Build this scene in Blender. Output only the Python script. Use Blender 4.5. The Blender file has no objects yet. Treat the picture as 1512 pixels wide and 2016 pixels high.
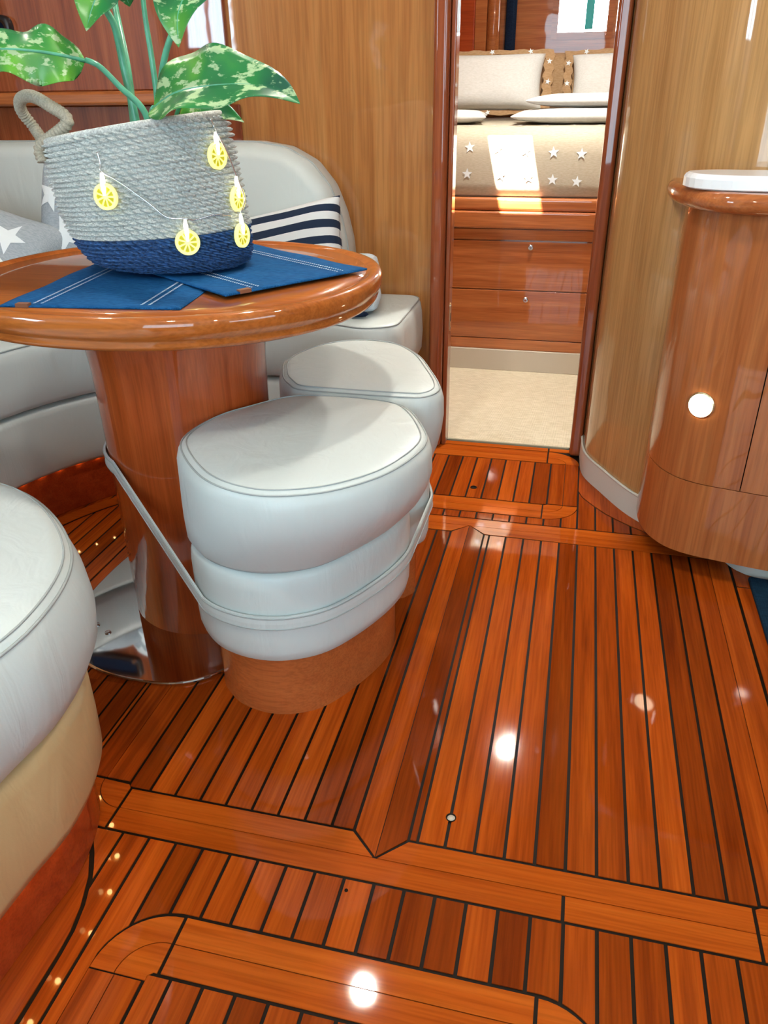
import bpy, bmesh, math, random
from mathutils import Vector, Matrix, noise
random.seed(7)
sc = bpy.context.scene
COL = sc.collection
PI = math.pi

# ------------------------------------------------------------------ camera
CAM_H = 1.05
FPX = 1526.0
YAW, PITCH, ROLL = math.radians(-13.733), math.radians(28.367), math.radians(0.769)
_fwd = Vector((math.sin(YAW)*math.cos(PITCH), math.cos(YAW)*math.cos(PITCH), -math.sin(PITCH)))
_rt = Vector((math.cos(YAW), -math.sin(YAW), 0))
_dn = _fwd.cross(_rt)
RT = math.cos(ROLL)*_rt + math.sin(ROLL)*_dn
DN = -math.sin(ROLL)*_rt + math.cos(ROLL)*_dn
cam_d = bpy.data.cameras.new('camera')
cam = bpy.data.objects.new('camera', cam_d)
COL.objects.link(cam)
cam_d.sensor_fit = 'VERTICAL'
cam_d.sensor_height = 36.0
cam_d.lens = FPX*36.0/2016.0
cam_d.clip_start = 0.02
cam.matrix_world = Matrix(((RT.x, -DN.x, -_fwd.x, 0), (RT.y, -DN.y, -_fwd.y, 0), (RT.z, -DN.z, -_fwd.z, CAM_H), (0, 0, 0, 1)))
sc.camera = cam
def at(px, py, Y):
    """point of the room that the photograph shows at px,py, at depth Y"""
    d = RT*((px-756)/FPX) + DN*((py-1008)/FPX) + _fwd
    t = Y/d.y
    return Vector((0, 0, CAM_H)) + d*t

# ------------------------------------------------------------------ world, sun, exposure
w = bpy.data.worlds.new('world'); sc.world = w; w.use_nodes = True
w.node_tree.nodes['Background'].inputs[0].default_value = (0.75, 0.87, 1.0, 1)
w.node_tree.nodes['Background'].inputs[1].default_value = 3.0
sc.view_settings.view_transform = 'Standard'
sc.view_settings.look = 'None'
sc.view_settings.gamma = 1.0
sc.view_settings.use_curve_mapping = False
sc.view_settings.exposure = 0.15
sun_d = bpy.data.lights.new('sun', 'SUN'); sun_d.energy = 95.0; sun_d.angle = math.radians(0.6); sun_d.color = (1.0, 0.95, 0.86)
sun = bpy.data.objects.new('sun', sun_d); COL.objects.link(sun)
SUN_DIR = Vector((0.24, 0.42, -1.0)).normalized()
sun.rotation_euler = SUN_DIR.to_track_quat('-Z', 'Y').to_euler()
sun.location = (0, 0, 6)
WIN_STRENGTH = 7.2
LAMP_POWER = 4.9

# ------------------------------------------------------------------ materials
def nodes(name):
    m = bpy.data.materials.new(name); m.use_nodes = True
    nt = m.node_tree
    return m, nt, nt.nodes, nt.links, nt.nodes['Principled BSDF']
def ramp(nd, stops, interp='LINEAR'):
    r = nd.new('ShaderNodeValToRGB'); r.color_ramp.interpolation = interp
    e = r.color_ramp.elements
    while len(e) < len(stops): e.new(0.5)
    for k, (p, c) in enumerate(stops):
        e[k].position = p; e[k].color = (*c, 1)
    return r
def plain(name, col, rough=0.5, metal=0.0, coat=0.0, emit=None, strength=0.0, bump=0.0, bscale=200, var=0.0, sheen=0.0):
    m, nt, nd, lk, b = nodes(name)
    b.inputs['Base Color'].default_value = (*col, 1)
    b.inputs['Roughness'].default_value = rough
    b.inputs['Metallic'].default_value = metal
    b.inputs['Coat Weight'].default_value = coat
    b.inputs['Coat Roughness'].default_value = 0.05
    b.inputs['Sheen Weight'].default_value = sheen
    if emit:
        b.inputs['Emission Color'].default_value = (*emit, 1); b.inputs['Emission Strength'].default_value = strength
    if bump or var:
        tc = nd.new('ShaderNodeTexCoord'); nz = nd.new('ShaderNodeTexNoise')
        nz.inputs['Scale'].default_value = bscale; nz.inputs['Detail'].default_value = 4
        lk.new(tc.outputs['Object'], nz.inputs['Vector'])
        if bump:
            bp = nd.new('ShaderNodeBump'); bp.inputs['Strength'].default_value = bump; bp.inputs['Distance'].default_value = 0.002
            lk.new(nz.outputs['Fac'], bp.inputs['Height']); lk.new(bp.outputs['Normal'], b.inputs['Normal'])
        if var:
            r = ramp(nd, [(0.3, tuple(c*(1-var) for c in col)), (0.7, tuple(min(1, c*(1+var)) for c in col))])
            lk.new(nz.outputs['Fac'], r.inputs['Fac']); lk.new(r.outputs['Color'], b.inputs['Base Color'])
    return m
def wood(name, axis, dark, mid, light, rnd=0.0, rough=0.3, coat=1.0, coat_rough=0.04, scale=1.0, spec=0.12, ripple=0.0):
    m, nt, nd, lk, b = nodes(name)
    tc = nd.new('ShaderNodeTexCoord'); oi = nd.new('ShaderNodeObjectInfo')
    add = nd.new('ShaderNodeVectorMath'); add.operation = 'ADD'
    mul = nd.new('ShaderNodeMath'); mul.operation = 'MULTIPLY'; mul.inputs[1].default_value = 37.0
    lk.new(oi.outputs['Random'], mul.inputs[0])
    lk.new(tc.outputs['Object'], add.inputs[0]); lk.new(mul.outputs[0], add.inputs[1])
    mp = nd.new('ShaderNodeMapping'); s = [38.0*scale]*3; s[axis] = 1.6*scale
    mp.inputs['Scale'].default_value = s
    lk.new(add.outputs[0], mp.inputs['Vector'])
    n1 = nd.new('ShaderNodeTexNoise'); n1.inputs['Scale'].default_value = 1.0; n1.inputs['Detail'].default_value = 5; n1.inputs['Distortion'].default_value = 0.6
    lk.new(mp.outputs[0], n1.inputs['Vector'])
    r = ramp(nd, [(0.25, dark), (0.5, mid), (0.78, light)])
    lk.new(n1.outputs['Fac'], r.inputs['Fac'])
    # fine pores
    mp2 = nd.new('ShaderNodeMapping'); s2 = [260.0*scale]*3; s2[axis] = 9.0*scale
    mp2.inputs['Scale'].default_value = s2; lk.new(add.outputs[0], mp2.inputs['Vector'])
    n2 = nd.new('ShaderNodeTexNoise'); n2.inputs['Detail'].default_value = 2; n2.inputs['Scale'].default_value = 1.0; lk.new(mp2.outputs[0], n2.inputs['Vector'])
    r2 = ramp(nd, [(0.35, (0.80, 0.80, 0.80)), (0.6, (1.05, 1.05, 1.05))]); lk.new(n2.outputs['Fac'], r2.inputs['Fac'])
    mx = nd.new('ShaderNodeMix'); mx.data_type = 'RGBA'; mx.blend_type = 'MULTIPLY'; mx.inputs[0].default_value = 0.8
    lk.new(r.outputs['Color'], mx.inputs[6]); lk.new(r2.outputs['Color'], mx.inputs[7])
    out = mx.outputs[2]
    if rnd:
        r3 = ramp(nd, [(0.0, (1-rnd, (1-rnd)*0.93, (1-rnd)*0.9)), (0.5, (1, 1, 1)), (1.0, (1+rnd*0.35, 1+rnd*0.55, 1+rnd*0.6))])
        lk.new(oi.outputs['Random'], r3.inputs['Fac'])
        m3 = nd.new('ShaderNodeMix'); m3.data_type = 'RGBA'; m3.blend_type = 'MULTIPLY'; m3.inputs[0].default_value = 1.0
        lk.new(out, m3.inputs[6]); lk.new(r3.outputs['Color'], m3.inputs[7]); out = m3.outputs[2]
    lk.new(out, b.inputs['Base Color'])
    b.inputs['Roughness'].default_value = rough
    b.inputs['Coat Weight'].default_value = coat
    b.inputs['Coat Roughness'].default_value = coat_rough
    b.inputs['Specular IOR Level'].default_value = spec
    b.inputs['Coat IOR'].default_value = 1.5
    if ripple:
        n4 = nd.new('ShaderNodeTexNoise'); n4.inputs['Scale'].default_value = 14.0; n4.inputs['Detail'].default_value = 1
        lk.new(tc.outputs['Object'], n4.inputs['Vector'])
        bp = nd.new('ShaderNodeBump'); bp.inputs['Strength'].default_value = ripple; bp.inputs['Distance'].default_value = 0.004
        lk.new(n4.outputs['Fac'], bp.inputs['Height']); lk.new(bp.outputs['Normal'], b.inputs['Coat Normal'])
    return m
def leather(name, col):
    m, nt, nd, lk, b = nodes(name)
    tc = nd.new('ShaderNodeTexCoord')
    n1 = nd.new('ShaderNodeTexNoise'); n1.inputs['Scale'].default_value = 420; n1.inputs['Detail'].default_value = 3
    n2 = nd.new('ShaderNodeTexNoise'); n2.inputs['Scale'].default_value = 9; n2.inputs['Detail'].default_value = 3; n2.inputs['Distortion'].default_value = 1.2
    mp = nd.new('ShaderNodeMapping'); mp.inputs['Scale'].default_value = (1.6, 1.6, 0.45)
    lk.new(tc.outputs['Object'], n1.inputs['Vector']); lk.new(tc.outputs['Object'], mp.inputs[0]); lk.new(mp.outputs[0], n2.inputs['Vector'])
    b1 = nd.new('ShaderNodeBump'); b1.inputs['Strength'].default_value = 0.10; b1.inputs['Distance'].default_value = 0.001
    b2 = nd.new('ShaderNodeBump'); b2.inputs['Strength'].default_value = 0.36; b2.inputs['Distance'].default_value = 0.009
    lk.new(n1.outputs['Fac'], b1.inputs['Height']); lk.new(n2.outputs['Fac'], b2.inputs['Height'])
    lk.new(b2.outputs['Normal'], b1.inputs['Normal']); lk.new(b1.outputs['Normal'], b.inputs['Normal'])
    b.inputs['Base Color'].default_value = (*col, 1)
    b.inputs['Roughness'].default_value = 0.38
    return m
def fabric(name, c1, c2, scale=700, rough=0.9, bump=0.4):
    m, nt, nd, lk, b = nodes(name)
    tc = nd.new('ShaderNodeTexCoord')
    wv = nd.new('ShaderNodeTexWave'); wv.inputs['Scale'].default_value = scale/6; wv.inputs['Distortion'].default_value = 1.5; wv.inputs['Detail'].default_value = 2
    nz = nd.new('ShaderNodeTexNoise'); nz.inputs['Scale'].default_value = scale/3
    mp = nd.new('ShaderNodeMapping'); mp.inputs['Scale'].default_value = (0.25, 1.0, 1.0)
    lk.new(tc.outputs['Object'], wv.inputs['Vector']); lk.new(tc.outputs['Object'], mp.inputs[0]); lk.new(mp.outputs[0], nz.inputs['Vector'])
    r = ramp(nd, [(0.35, c1), (0.65, c2)]); lk.new(nz.outputs['Fac'], r.inputs['Fac'])
    lk.new(r.outputs['Color'], b.inputs['Base Color'])
    bp = nd.new('ShaderNodeBump'); bp.inputs['Strength'].default_value = bump; bp.inputs['Distance'].default_value = 0.0015
    lk.new(wv.outputs['Fac'], bp.inputs['Height']); lk.new(bp.outputs['Normal'], b.inputs['Normal'])
    b.inputs['Roughness'].default_value = rough
    b.inputs['Specular IOR Level'].default_value = 0.15
    return m
PD, PM, PL = (0.19, 0.026, 0.003), (0.34, 0.054, 0.005), (0.46, 0.086, 0.008)
M = {}
M['plank_y'] = wood('teak_plank_lengthwise', 1, PD, PM, PL, rnd=0.42, coat=0.55, spec=0.0, coat_rough=0.05, ripple=0.05)
M['plank_x'] = wood('teak_plank_crosswise', 0, (0.35, 0.058, 0.005), (0.43, 0.080, 0.007), (0.50, 0.112, 0.011), rnd=0.12, coat=0.55, spec=0.0, coat_rough=0.05, ripple=0.05)
M['caulk'] = plain('black_caulk', (0.009, 0.005, 0.002), 0.5)
M['caulk'].node_tree.nodes['Principled BSDF'].inputs['Specular IOR Level'].default_value = 0.12
WD, WM, WL = (0.36, 0.132, 0.034), (0.43, 0.175, 0.050), (0.50, 0.235, 0.076)
M['cherry_z'] = wood('cherry_veneer_upright', 2, WD, WM, WL, coat_rough=0.03, ripple=0.10, scale=0.7)
M['cherry_reflect'] = wood('cherry_veneer_reflection_tint', 2, (0.40, 0.205, 0.072), (0.48, 0.262, 0.10), (0.55, 0.32, 0.135), coat_rough=0.03, ripple=0.10, scale=0.7)  # cherry veneer paled, part of the wall's bright reflection painted into the colour
M['cherry_cab'] = wood('cherry_cabinet_veneer', 2, (0.34, 0.098, 0.027), (0.41, 0.130, 0.038), (0.47, 0.170, 0.054), coat_rough=0.03, ripple=0.06, scale=0.7)
M['cherry_x'] = wood('cherry_veneer_level', 0, (0.30, 0.075, 0.02), (0.42, 0.125, 0.035), (0.52, 0.18, 0.06), coat_rough=0.03, ripple=0.06)
M['cherry_table'] = wood('cherry_table', 0, (0.33, 0.082, 0.014), (0.42, 0.115, 0.021), (0.50, 0.155, 0.033), coat_rough=0.03)
M['cherry_column'] = wood('cherry_column', 2, (0.33, 0.055, 0.011), (0.43, 0.078, 0.015), (0.50, 0.105, 0.023), coat_rough=0.04, ripple=0.04)
M['cherry_base'] = wood('cherry_stool_base', 0, (0.40, 0.098, 0.025), (0.44, 0.115, 0.030), (0.48, 0.135, 0.037), coat_rough=0.08)
M['cherry_post'] = wood('mahogany_post', 2, (0.19, 0.040, 0.014), (0.29, 0.068, 0.022), (0.38, 0.11, 0.036), coat_rough=0.03, ripple=0.04)
M['cherry_red'] = wood('red_toe_panel', 0, (0.30, 0.034, 0.008), (0.37, 0.048, 0.010), (0.43, 0.065, 0.014), coat_rough=0.06)
M['leather'] = leather('cream_leather', (0.57, 0.62, 0.60))
M['leather_bounce'] = leather('cream_leather_floor_bounce', (0.58, 0.39, 0.19))  # same cream leather, warm bounce from the floor put into the colour
M['leather_trim'] = plain('cream_leather_piping', (0.36, 0.39, 0.38), 0.5)
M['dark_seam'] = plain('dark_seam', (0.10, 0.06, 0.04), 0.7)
M['steel'] = plain('polished_steel', (0.72, 0.72, 0.72), 0.04, 1.0)
M['brushed'] = plain('brushed_steel', (0.6, 0.6, 0.6), 0.25, 1.0)
M['brass'] = plain('brass', (0.70, 0.58, 0.36), 0.3, 1.0)
M['white_vinyl'] = plain('white_vinyl', (0.62, 0.62, 0.56), 0.5, bump=0.15, bscale=90)
M['white_top'] = plain('white_worktop', (0.86, 0.90, 0.92), 0.25, coat=0.4)
M['carpet'] = fabric('beige_carpet', (0.62, 0.54, 0.38), (0.74, 0.66, 0.50), 500, 0.95, 0.6)
M['carpet_edge'] = plain('carpet_edge', (0.30, 0.29, 0.20), 0.9, bump=0.4, bscale=300)
M['vinyl_kick'] = plain('cream_kick', (0.55, 0.49, 0.40), 0.6, bump=0.1, bscale=120)
M['navy_rug'] = fabric('navy_rug', (0.004, 0.022, 0.045), (0.008, 0.035, 0.07), 500, 0.95, 0.6)
M['ceiling'] = plain('cream_headliner', (0.56, 0.53, 0.47), 0.8, bump=0.1, bscale=150)
M['black'] = plain('black_plastic', (0.01, 0.01, 0.012), 0.3, coat=0.4)
M['window'] = plain('daylit_pane', (0.8, 0.9, 1), 0.3, emit=(0.58, 0.84, 1.0), strength=WIN_STRENGTH)
M['window_sky'] = plain('bright_sky_pane', (0.8, 0.9, 1), 0.3, emit=(0.60, 0.83, 1.0), strength=24.0)
M['cabin_window'] = plain('bright_cabin_pane', (0.9, 0.95, 1), 0.3, emit=(0.93, 0.97, 1.0), strength=12.0)
M['lamp_on'] = plain('lit_lamp', (1, 1, 1), 0.3, emit=(1.0, 0.86, 0.62), strength=60.0)
M['court_on'] = plain('lit_courtesy_lamp', (1, 1, 1), 0.3, emit=(1.0, 0.88, 0.6), strength=14.0)
M['led'] = plain('lit_led', (1, 0.9, 0.7), 0.3, emit=(1.0, 0.62, 0.22), strength=45.0)
M['mat_blue'] = fabric('blue_woven_cotton', (0.006, 0.080, 0.235), (0.014, 0.125, 0.33), 900, 0.9, 0.7)
M['stitch'] = plain('pale_stitching', (0.45, 0.58, 0.70), 0.8)
M['tag'] = plain('brown_leather_tag', (0.22, 0.085, 0.04), 0.5)
M['star_grey'] = fabric('grey_star_cloth', (0.33, 0.38, 0.42), (0.42, 0.47, 0.51), 900, 0.95, 0.25)
M['star_white'] = plain('white_star_print', (0.80, 0.86, 0.88), 0.9, bump=0.2, bscale=600)
M['bed_beige'] = fabric('beige_bed_cloth', (0.48, 0.42, 0.31), (0.55, 0.49, 0.38), 900, 0.95, 0.2)
M['border_beige'] = fabric('beige_border_cloth', (0.40, 0.24, 0.12), (0.48, 0.31, 0.17), 900, 0.95, 0.2)
M['linen'] = fabric('white_linen', (0.72, 0.72, 0.68), (0.80, 0.80, 0.77), 900, 0.95, 0.15)
M['towel'] = fabric('pale_towel', (0.62, 0.72, 0.80), (0.74, 0.82, 0.88), 600, 0.95, 0.4)
M['navy'] = fabric('navy_cloth', (0.006, 0.012, 0.03), (0.012, 0.022, 0.05), 800, 0.9, 0.3)
M['weave'] = plain('natural_seagrass', (0.58, 0.59, 0.55), 0.75, bump=0.6, bscale=350, var=0.35)
M['weave_blue'] = plain('blue_seagrass', (0.025, 0.080, 0.21), 0.7, bump=0.6, bscale=160, var=0.75)
M['rope'] = plain('pale_rope', (0.42, 0.37, 0.28), 0.8, bump=0.5, bscale=400, var=0.2)
M['soil'] = plain('dark_soil', (0.03, 0.02, 0.012), 0.95, bump=0.8, bscale=120)
M['stem'] = plain('green_stem', (0.10, 0.40, 0.24), 0.35, coat=0.3, var=0.2, bscale=40)
M['wire'] = plain('silver_wire', (0.85, 0.86, 0.88), 0.25, 0.9)
M['lemon'] = plain('glowing_lemon_rind', (0.9, 0.85, 0.25), 0.4, emit=(1.0, 0.93, 0.30), strength=0.8)
M['lemon_seg'] = plain('lemon_segment', (0.45, 0.42, 0.02), 0.4, emit=(0.60, 0.52, 0.02), strength=0.3)
M['bulb'] = plain('lit_bulb', (1, 1, 0.9), 0.3, emit=(1.0, 0.97, 0.70), strength=3.0)
M['teal'] = plain('teal_blind', (0.02, 0.45, 0.45), 0.5)
def leaf_mat():
    m, nt, nd, lk, b = nodes('variegated_leaf')
    tc = nd.new('ShaderNodeTexCoord')
    n1 = nd.new('ShaderNodeTexNoise'); n1.inputs['Scale'].default_value = 46; n1.inputs['Detail'].default_value = 5; n1.inputs['Roughness'].default_value = 0.62
    n2 = nd.new('ShaderNodeTexNoise'); n2.inputs['Scale'].default_value = 9; n2.inputs['Detail'].default_value = 2
    mp = nd.new('ShaderNodeMapping'); mp.inputs['Scale'].default_value = (0.55, 1, 1.3)
    lk.new(tc.outputs['Object'], mp.inputs[0]); lk.new(mp.outputs[0], n1.inputs['Vector']); lk.new(tc.outputs['Object'], n2.inputs['Vector'])
    r1 = ramp(nd, [(0.535, (0, 0, 0)), (0.585, (1, 1, 1))]); lk.new(n1.outputs['Fac'], r1.inputs['Fac'])
    r2 = ramp(nd, [(0.32, (0.006, 0.10, 0.045)), (0.5, (0.02, 0.22, 0.045)), (0.66, (0.13, 0.42, 0.03))]); lk.new(n2.outputs['Fac'], r2.inputs['Fac'])
    mx = nd.new('ShaderNodeMix'); mx.data_type = 'RGBA'
    lk.new(r1.outputs['Color'], mx.inputs[0]); lk.new(r2.outputs['Color'], mx.inputs[6]); mx.inputs[7].default_value = (0.42, 0.58, 0.30, 1)
    lk.new(mx.outputs[2], b.inputs['Base Color'])
    b.inputs['Roughness'].default_value = 0.38
    b.inputs['Transmission Weight'].default_value = 0.0
    b.inputs['Subsurface Weight'].default_value = 0.0
    b.inputs['Coat Weight'].default_value = 0.25; b.inputs['Coat Roughness'].default_value = 0.2
    return m
M['leaf'] = leaf_mat()
def stripe_mat():
    m, nt, nd, lk, b = nodes('navy_white_stripes')
    tc = nd.new('ShaderNodeTexCoord')
    wv = nd.new('ShaderNodeTexWave'); wv.bands_direction = 'Y'; wv.inputs['Scale'].default_value = 7.2; wv.inputs['Distortion'].default_value = 0.7
    wv.inputs['Detail'].default_value = 1; wv.inputs['Detail Scale'].default_value = 0.8
    lk.new(tc.outputs['Object'], wv.inputs['Vector'])
    r = ramp(nd, [(0.0, (0.008, 0.02, 0.05)), (0.50, (0.68, 0.70, 0.70))], 'CONSTANT'); lk.new(wv.outputs['Fac'], r.inputs['Fac'])
    lk.new(r.outputs['Color'], b.inputs['Base Color']); b.inputs['Roughness'].default_value = 0.95
    return m
M['stripes'] = stripe_mat()

# ------------------------------------------------------------------ helpers
def link(name, me, mat, parent=None, smooth=False):
    o = bpy.data.objects.new(name, me); COL.objects.link(o)
    if mat is not None: me.materials.append(M[mat] if isinstance(mat, str) else mat)
    if smooth:
        for p in me.polygons: p.use_smooth = True
    if parent is not None: o.parent = parent
    return o
def raw(name, verts, faces, mat, parent=None, smooth=False):
    me = bpy.data.meshes.new(name); me.from_pydata([tuple(v) for v in verts], [], faces); me.update()
    return link(name, me, mat, parent, smooth)
def tag(o, label, cat, group=None):
    o['label'] = label; o['category'] = cat
    if group: o['group'] = group
    return o
def struct(o): o['kind'] = 'structure'; return o
def thing(name, label, cat, loc=(0, 0, 0), group=None):
    o = bpy.data.objects.new(name, None); COL.objects.link(o)
    o.empty_display_size = 0.05
    # parts are modelled in room coordinates, so the empty stays at the origin of the room
    tag(o, label, cat, group); return o
def prism(name, pts, z0, z1, mat, parent=None, bevel=0.0):
    n = len(pts)
    a = sum(pts[i][0]*pts[(i+1) % n][1]-pts[(i+1) % n][0]*pts[i][1] for i in range(n))
    if a < 0: pts = pts[::-1]
    v = [(x, y, z0) for x, y in pts]+[(x, y, z1) for x, y in pts]
    f = [tuple(range(n-1, -1, -1)), tuple(range(n, 2*n))]+[(i, (i+1) % n, n+(i+1) % n, n+i) for i in range(n)]
    o = raw(name, v, f, mat, parent)
    if bevel:
        b = o.modifiers.new('bevel', 'BEVEL'); b.width = bevel; b.segments = 3; b.limit_method = 'ANGLE'; b.angle_limit = 0.7
    return o
def box(name, x0, x1, y0, y1, z0, z1, mat, parent=None, bevel=0.0, seg=3):
    o = prism(name, [(x0, y0), (x1, y0), (x1, y1), (x0, y1)], z0, z1, mat, parent)
    if bevel:
        b = o.modifiers.new('bevel', 'BEVEL'); b.width = bevel; b.segments = seg; b.harden_normals = True
        for p in o.data.polygons: p.use_smooth = True
    return o
def loft(name, rings, mat, parent=None, closed=True, cap0=True, cap1=True, smooth=True, flip=False):
    n = len(rings[0]); v = [tuple(p) for r in rings for p in r]; f = []
    m = n if closed else n-1
    for k in range(len(rings)-1):
        for i in range(m):
            j = (i+1) % n
            q = (k*n+i, k*n+j, (k+1)*n+j, (k+1)*n+i)
            f.append(q[::-1] if flip else q)
    if cap0: f.append(tuple(range(n-1, -1, -1)) if not flip else tuple(range(n)))
    if cap1:
        b = (len(rings)-1)*n
        f.append(tuple(range(b, b+n)) if not flip else tuple(range(b+n-1, b-1, -1)))
    return raw(name, v, f, mat, parent, smooth)
def crom(pts, n, closed=False):
    """resampled Catmull-Rom through pts"""
    P = [Vector(p) for p in pts]; out = []
    m = len(P) if closed else len(P)-1
    per = 12
    for i in range(m):
        if closed: p0, p1, p2, p3 = P[i-1], P[i], P[(i+1) % len(P)], P[(i+2) % len(P)]
        else: p0, p1, p2, p3 = P[max(i-1, 0)], P[i], P[i+1], P[min(i+2, len(P)-1)]
        for k in range(per):
            t = k/per
            out.append(0.5*((2*p1)+(p2-p0)*t+(2*p0-5*p1+4*p2-p3)*t*t+(3*p1-p0-3*p2+p3)*t**3))
    if not closed: out.append(P[-1])
    else: out.append(out[0].copy())
    L = [0]
    for a, b in zip(out, out[1:]): L.append(L[-1]+(b-a).length)
    res = []; j = 0
    cnt = n if closed else n-1
    for k in range(n):
        s = L[-1]*k/cnt
        while j < len(L)-2 and L[j+1] < s: j += 1
        d = L[j+1]-L[j]; res.append(out[j].lerp(out[j+1], 0 if d == 0 else (s-L[j])/d))
    return res
def ccw(pts):
    a = sum(pts[i][0]*pts[i-1][1]-pts[i-1][0]*pts[i][1] for i in range(len(pts)))
    return pts if a < 0 else pts[::-1]
def inset(pts, d):
    n = len(pts); out = []
    for i in range(n):
        a, b = pts[i-1], pts[(i+1) % n]
        t = Vector((b[0]-a[0], b[1]-a[1])).normalized()
        out.append(Vector((pts[i][0]-t.y*d, pts[i][1]+t.x*d)))
    return out
def round_poly(pts, radii, n=200):
    out = []
    m = len(pts)
    for i in range(m):
        p0, p1, p2 = Vector(pts[i-1]), Vector(pts[i]), Vector(pts[(i+1) % m]); r = radii[i]
        if not r: out.append(p1); continue
        a = p1+(p0-p1).normalized()*r; b = p1+(p2-p1).normalized()*r
        for k in range(9):
            t = k/8; out.append(a*(1-t)**2+p1*2*t*(1-t)+b*t*t)
    out.append(out[0].copy()); L = [0]
    for a, b in zip(out, out[1:]): L.append(L[-1]+(b-a).length)
    res = []; j = 0
    for k in range(n):
        s = L[-1]*k/n
        while j < len(L)-2 and L[j+1] < s: j += 1
        d = L[j+1]-L[j]; res.append(out[j].lerp(out[j+1], 0 if d == 0 else (s-L[j])/d))
    return ccw(res)
def tube(name, path, r, mat, parent=None, closed=False, seg=8, rf=None):
    P = [Vector(p) for p in path]; n = len(P); rings = []
    prev = None
    for i in range(n):
        if closed: t = P[(i+1) % n]-P[i-1]
        else: t = P[min(i+1, n-1)]-P[max(i-1, 0)]
        t.normalize()
        up = prev if prev is not None else (Vector((0, 0, 1)) if abs(t.z) < 0.9 else Vector((1, 0, 0)))
        a = (up-t*up.dot(t)); a.normalize(); b = t.cross(a); prev = a
        rr = rf(i/(n-1)) if rf else r
        rings.append([P[i]+(a*math.cos(2*PI*k/seg)+b*math.sin(2*PI*k/seg))*rr for k in range(seg)])
    if closed: rings.append(rings[0])
    return loft(name, rings, mat, parent, True, not closed, not closed, True)
def ribbon(name, path, w, th, normal_out, mat, parent=None, closed=True):
    """flat strap standing on edge: path points, outward normals"""
    n = len(path); rings = []
    for i in range(n):
        p = Vector(path[i]); o = Vector(normal_out[i])
        rings.append([p+Vector((0, 0, -w/2)), p+o*th+Vector((0, 0, -w/2)), p+o*th*1.25, p+o*th+Vector((0, 0, w/2)), p+Vector((0, 0, w/2))])
    if closed: rings.append(rings[0])
    return loft(name, rings, mat, parent, True, not closed, not closed, False)
def lathe(name, prof, mat, parent=None, cx=0, cy=0, seg=48, sx=1.0, sy=1.0, n=2.0):
    rings = []
    for r, z in prof:
        ring = []
        for k in range(seg):
            a = 2*PI*k/seg; c, s = math.cos(a), math.sin(a)
            if n != 2.0: c = math.copysign(abs(c)**(2/n), c); s = math.copysign(abs(s)**(2/n), s)
            ring.append((cx+r*sx*c, cy+r*sy*s, z))
        rings.append(ring)
    return loft(name, rings, mat, parent)
def solid(name, outline, prof, mat, parent=None, crown=0.0, outline2=None, smooth=True):
    """upholstered block: outline (ccw), prof = [(inset, z, mix)]; mix blends outline -> outline2"""
    rings = []
    for pr in prof:
        d, z = pr[0], pr[1]; mx = pr[2] if len(pr) > 2 else 0
        base = outline if outline2 is None else [a.lerp(b, mx) for a, b in zip(outline, outline2)]
        rings.append([(p.x, p.y, z) for p in inset(base, d)])
    if crown:
        last = rings[-1]; c = Vector((sum(p[0] for p in last)/len(last), sum(p[1] for p in last)/len(last)))
        z = last[0][2]
        for s, k in ((0.82, 0.5), (0.6, 0.8), (0.3, 1.0)):
            rings.append([(c.x+(p[0]-c.x)*s, c.y+(p[1]-c.y)*s, z+crown*k) for p in last])
    return loft(name, rings, mat, parent, smooth=smooth)
def disc(name, c, nrm, r, th, mat, parent=None, seg=20, r2=None):
    c = Vector(c); nrm = Vector(nrm).normalized(); q = nrm.to_track_quat('Z', 'Y').to_matrix()
    r2 = r if r2 is None else r2
    rings = [[c+q@Vector((rr*math.cos(2*PI*k/seg), rr*math.sin(2*PI*k/seg), h)) for k in range(seg)] for rr, h in ((r, 0), (r, th*0.6), (r2, th))]
    return loft(name, rings, mat, parent, smooth=False)

# ------------------------------------------------------------------ floor
floor = struct(prism('floor', [(-2.1, -1.9), (1.7, -1.9), (1.7, 2.45), (-2.1, 2.45)], -0.06, -0.0018, 'caulk'))
G, HS = 0.0027, 0.0007          # caulk half-gap, hairline half-gap
def plank(pts, mat='plank_y', z=0.0): return prism('plank', pts, -0.004, z, mat, floor)
def sstrip(x0, x1, lo, hi, g0=G, g1=G, gl=G, gh=G, mat='plank_y', n=2):
    xs = [x0+g0+(x1-x0-g0-g1)*k/(n-1) for k in range(n)]
    L = (lambda x: lo) if not callable(lo) else lo
    Hh = (lambda x: hi) if not callable(hi) else hi
    plank([(x, L(x)+gl) for x in xs]+[(x, Hh(x)-gh) for x in reversed(xs)], mat)
def grid(k): return 0.0302+0.0466*k
SX = -0.213
# right-hand panel
ls = [-0.154]+[grid(k) for k in range(-3, 7)]+[0.354]
for a, b in zip(ls, ls[1:]): sstrip(a, b, 0.823, 1.821)
sstrip(-0.168, -0.154, 0.823, 1.821, g0=0.0022, g1=0.0022)
plank([(SX+HS, 0.783), (-0.168-G, 0.823+G/2), (-0.168-G, 1.821-G/2), (SX+HS, 1.861)])
plank([(SX+0.004, 0.780+HS), (0.345-G, 0.780+HS), (0.345-G, 0.823-G), (-0.168+0.001, 0.823-G)], 'plank_x')
plank([(-0.168+0.001, 1.821+G), (0.60, 1.817+G), (0.60, 1.862-HS), (SX+0.004, 1.862-HS)], 'plank_x')
sstrip(0.354, 0.398, 0.826, 1.817, g1=HS)
plank([(0.345+G, 0.780+HS), (0.398-HS, 0.780+HS), (0.398-HS, 0.826-G), (0.357, 0.826-G), (0.345+G, 0.819)], 'plank_x')
sstrip(0.398, 0.448, 0.737, 1.817, g0=HS)
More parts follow.
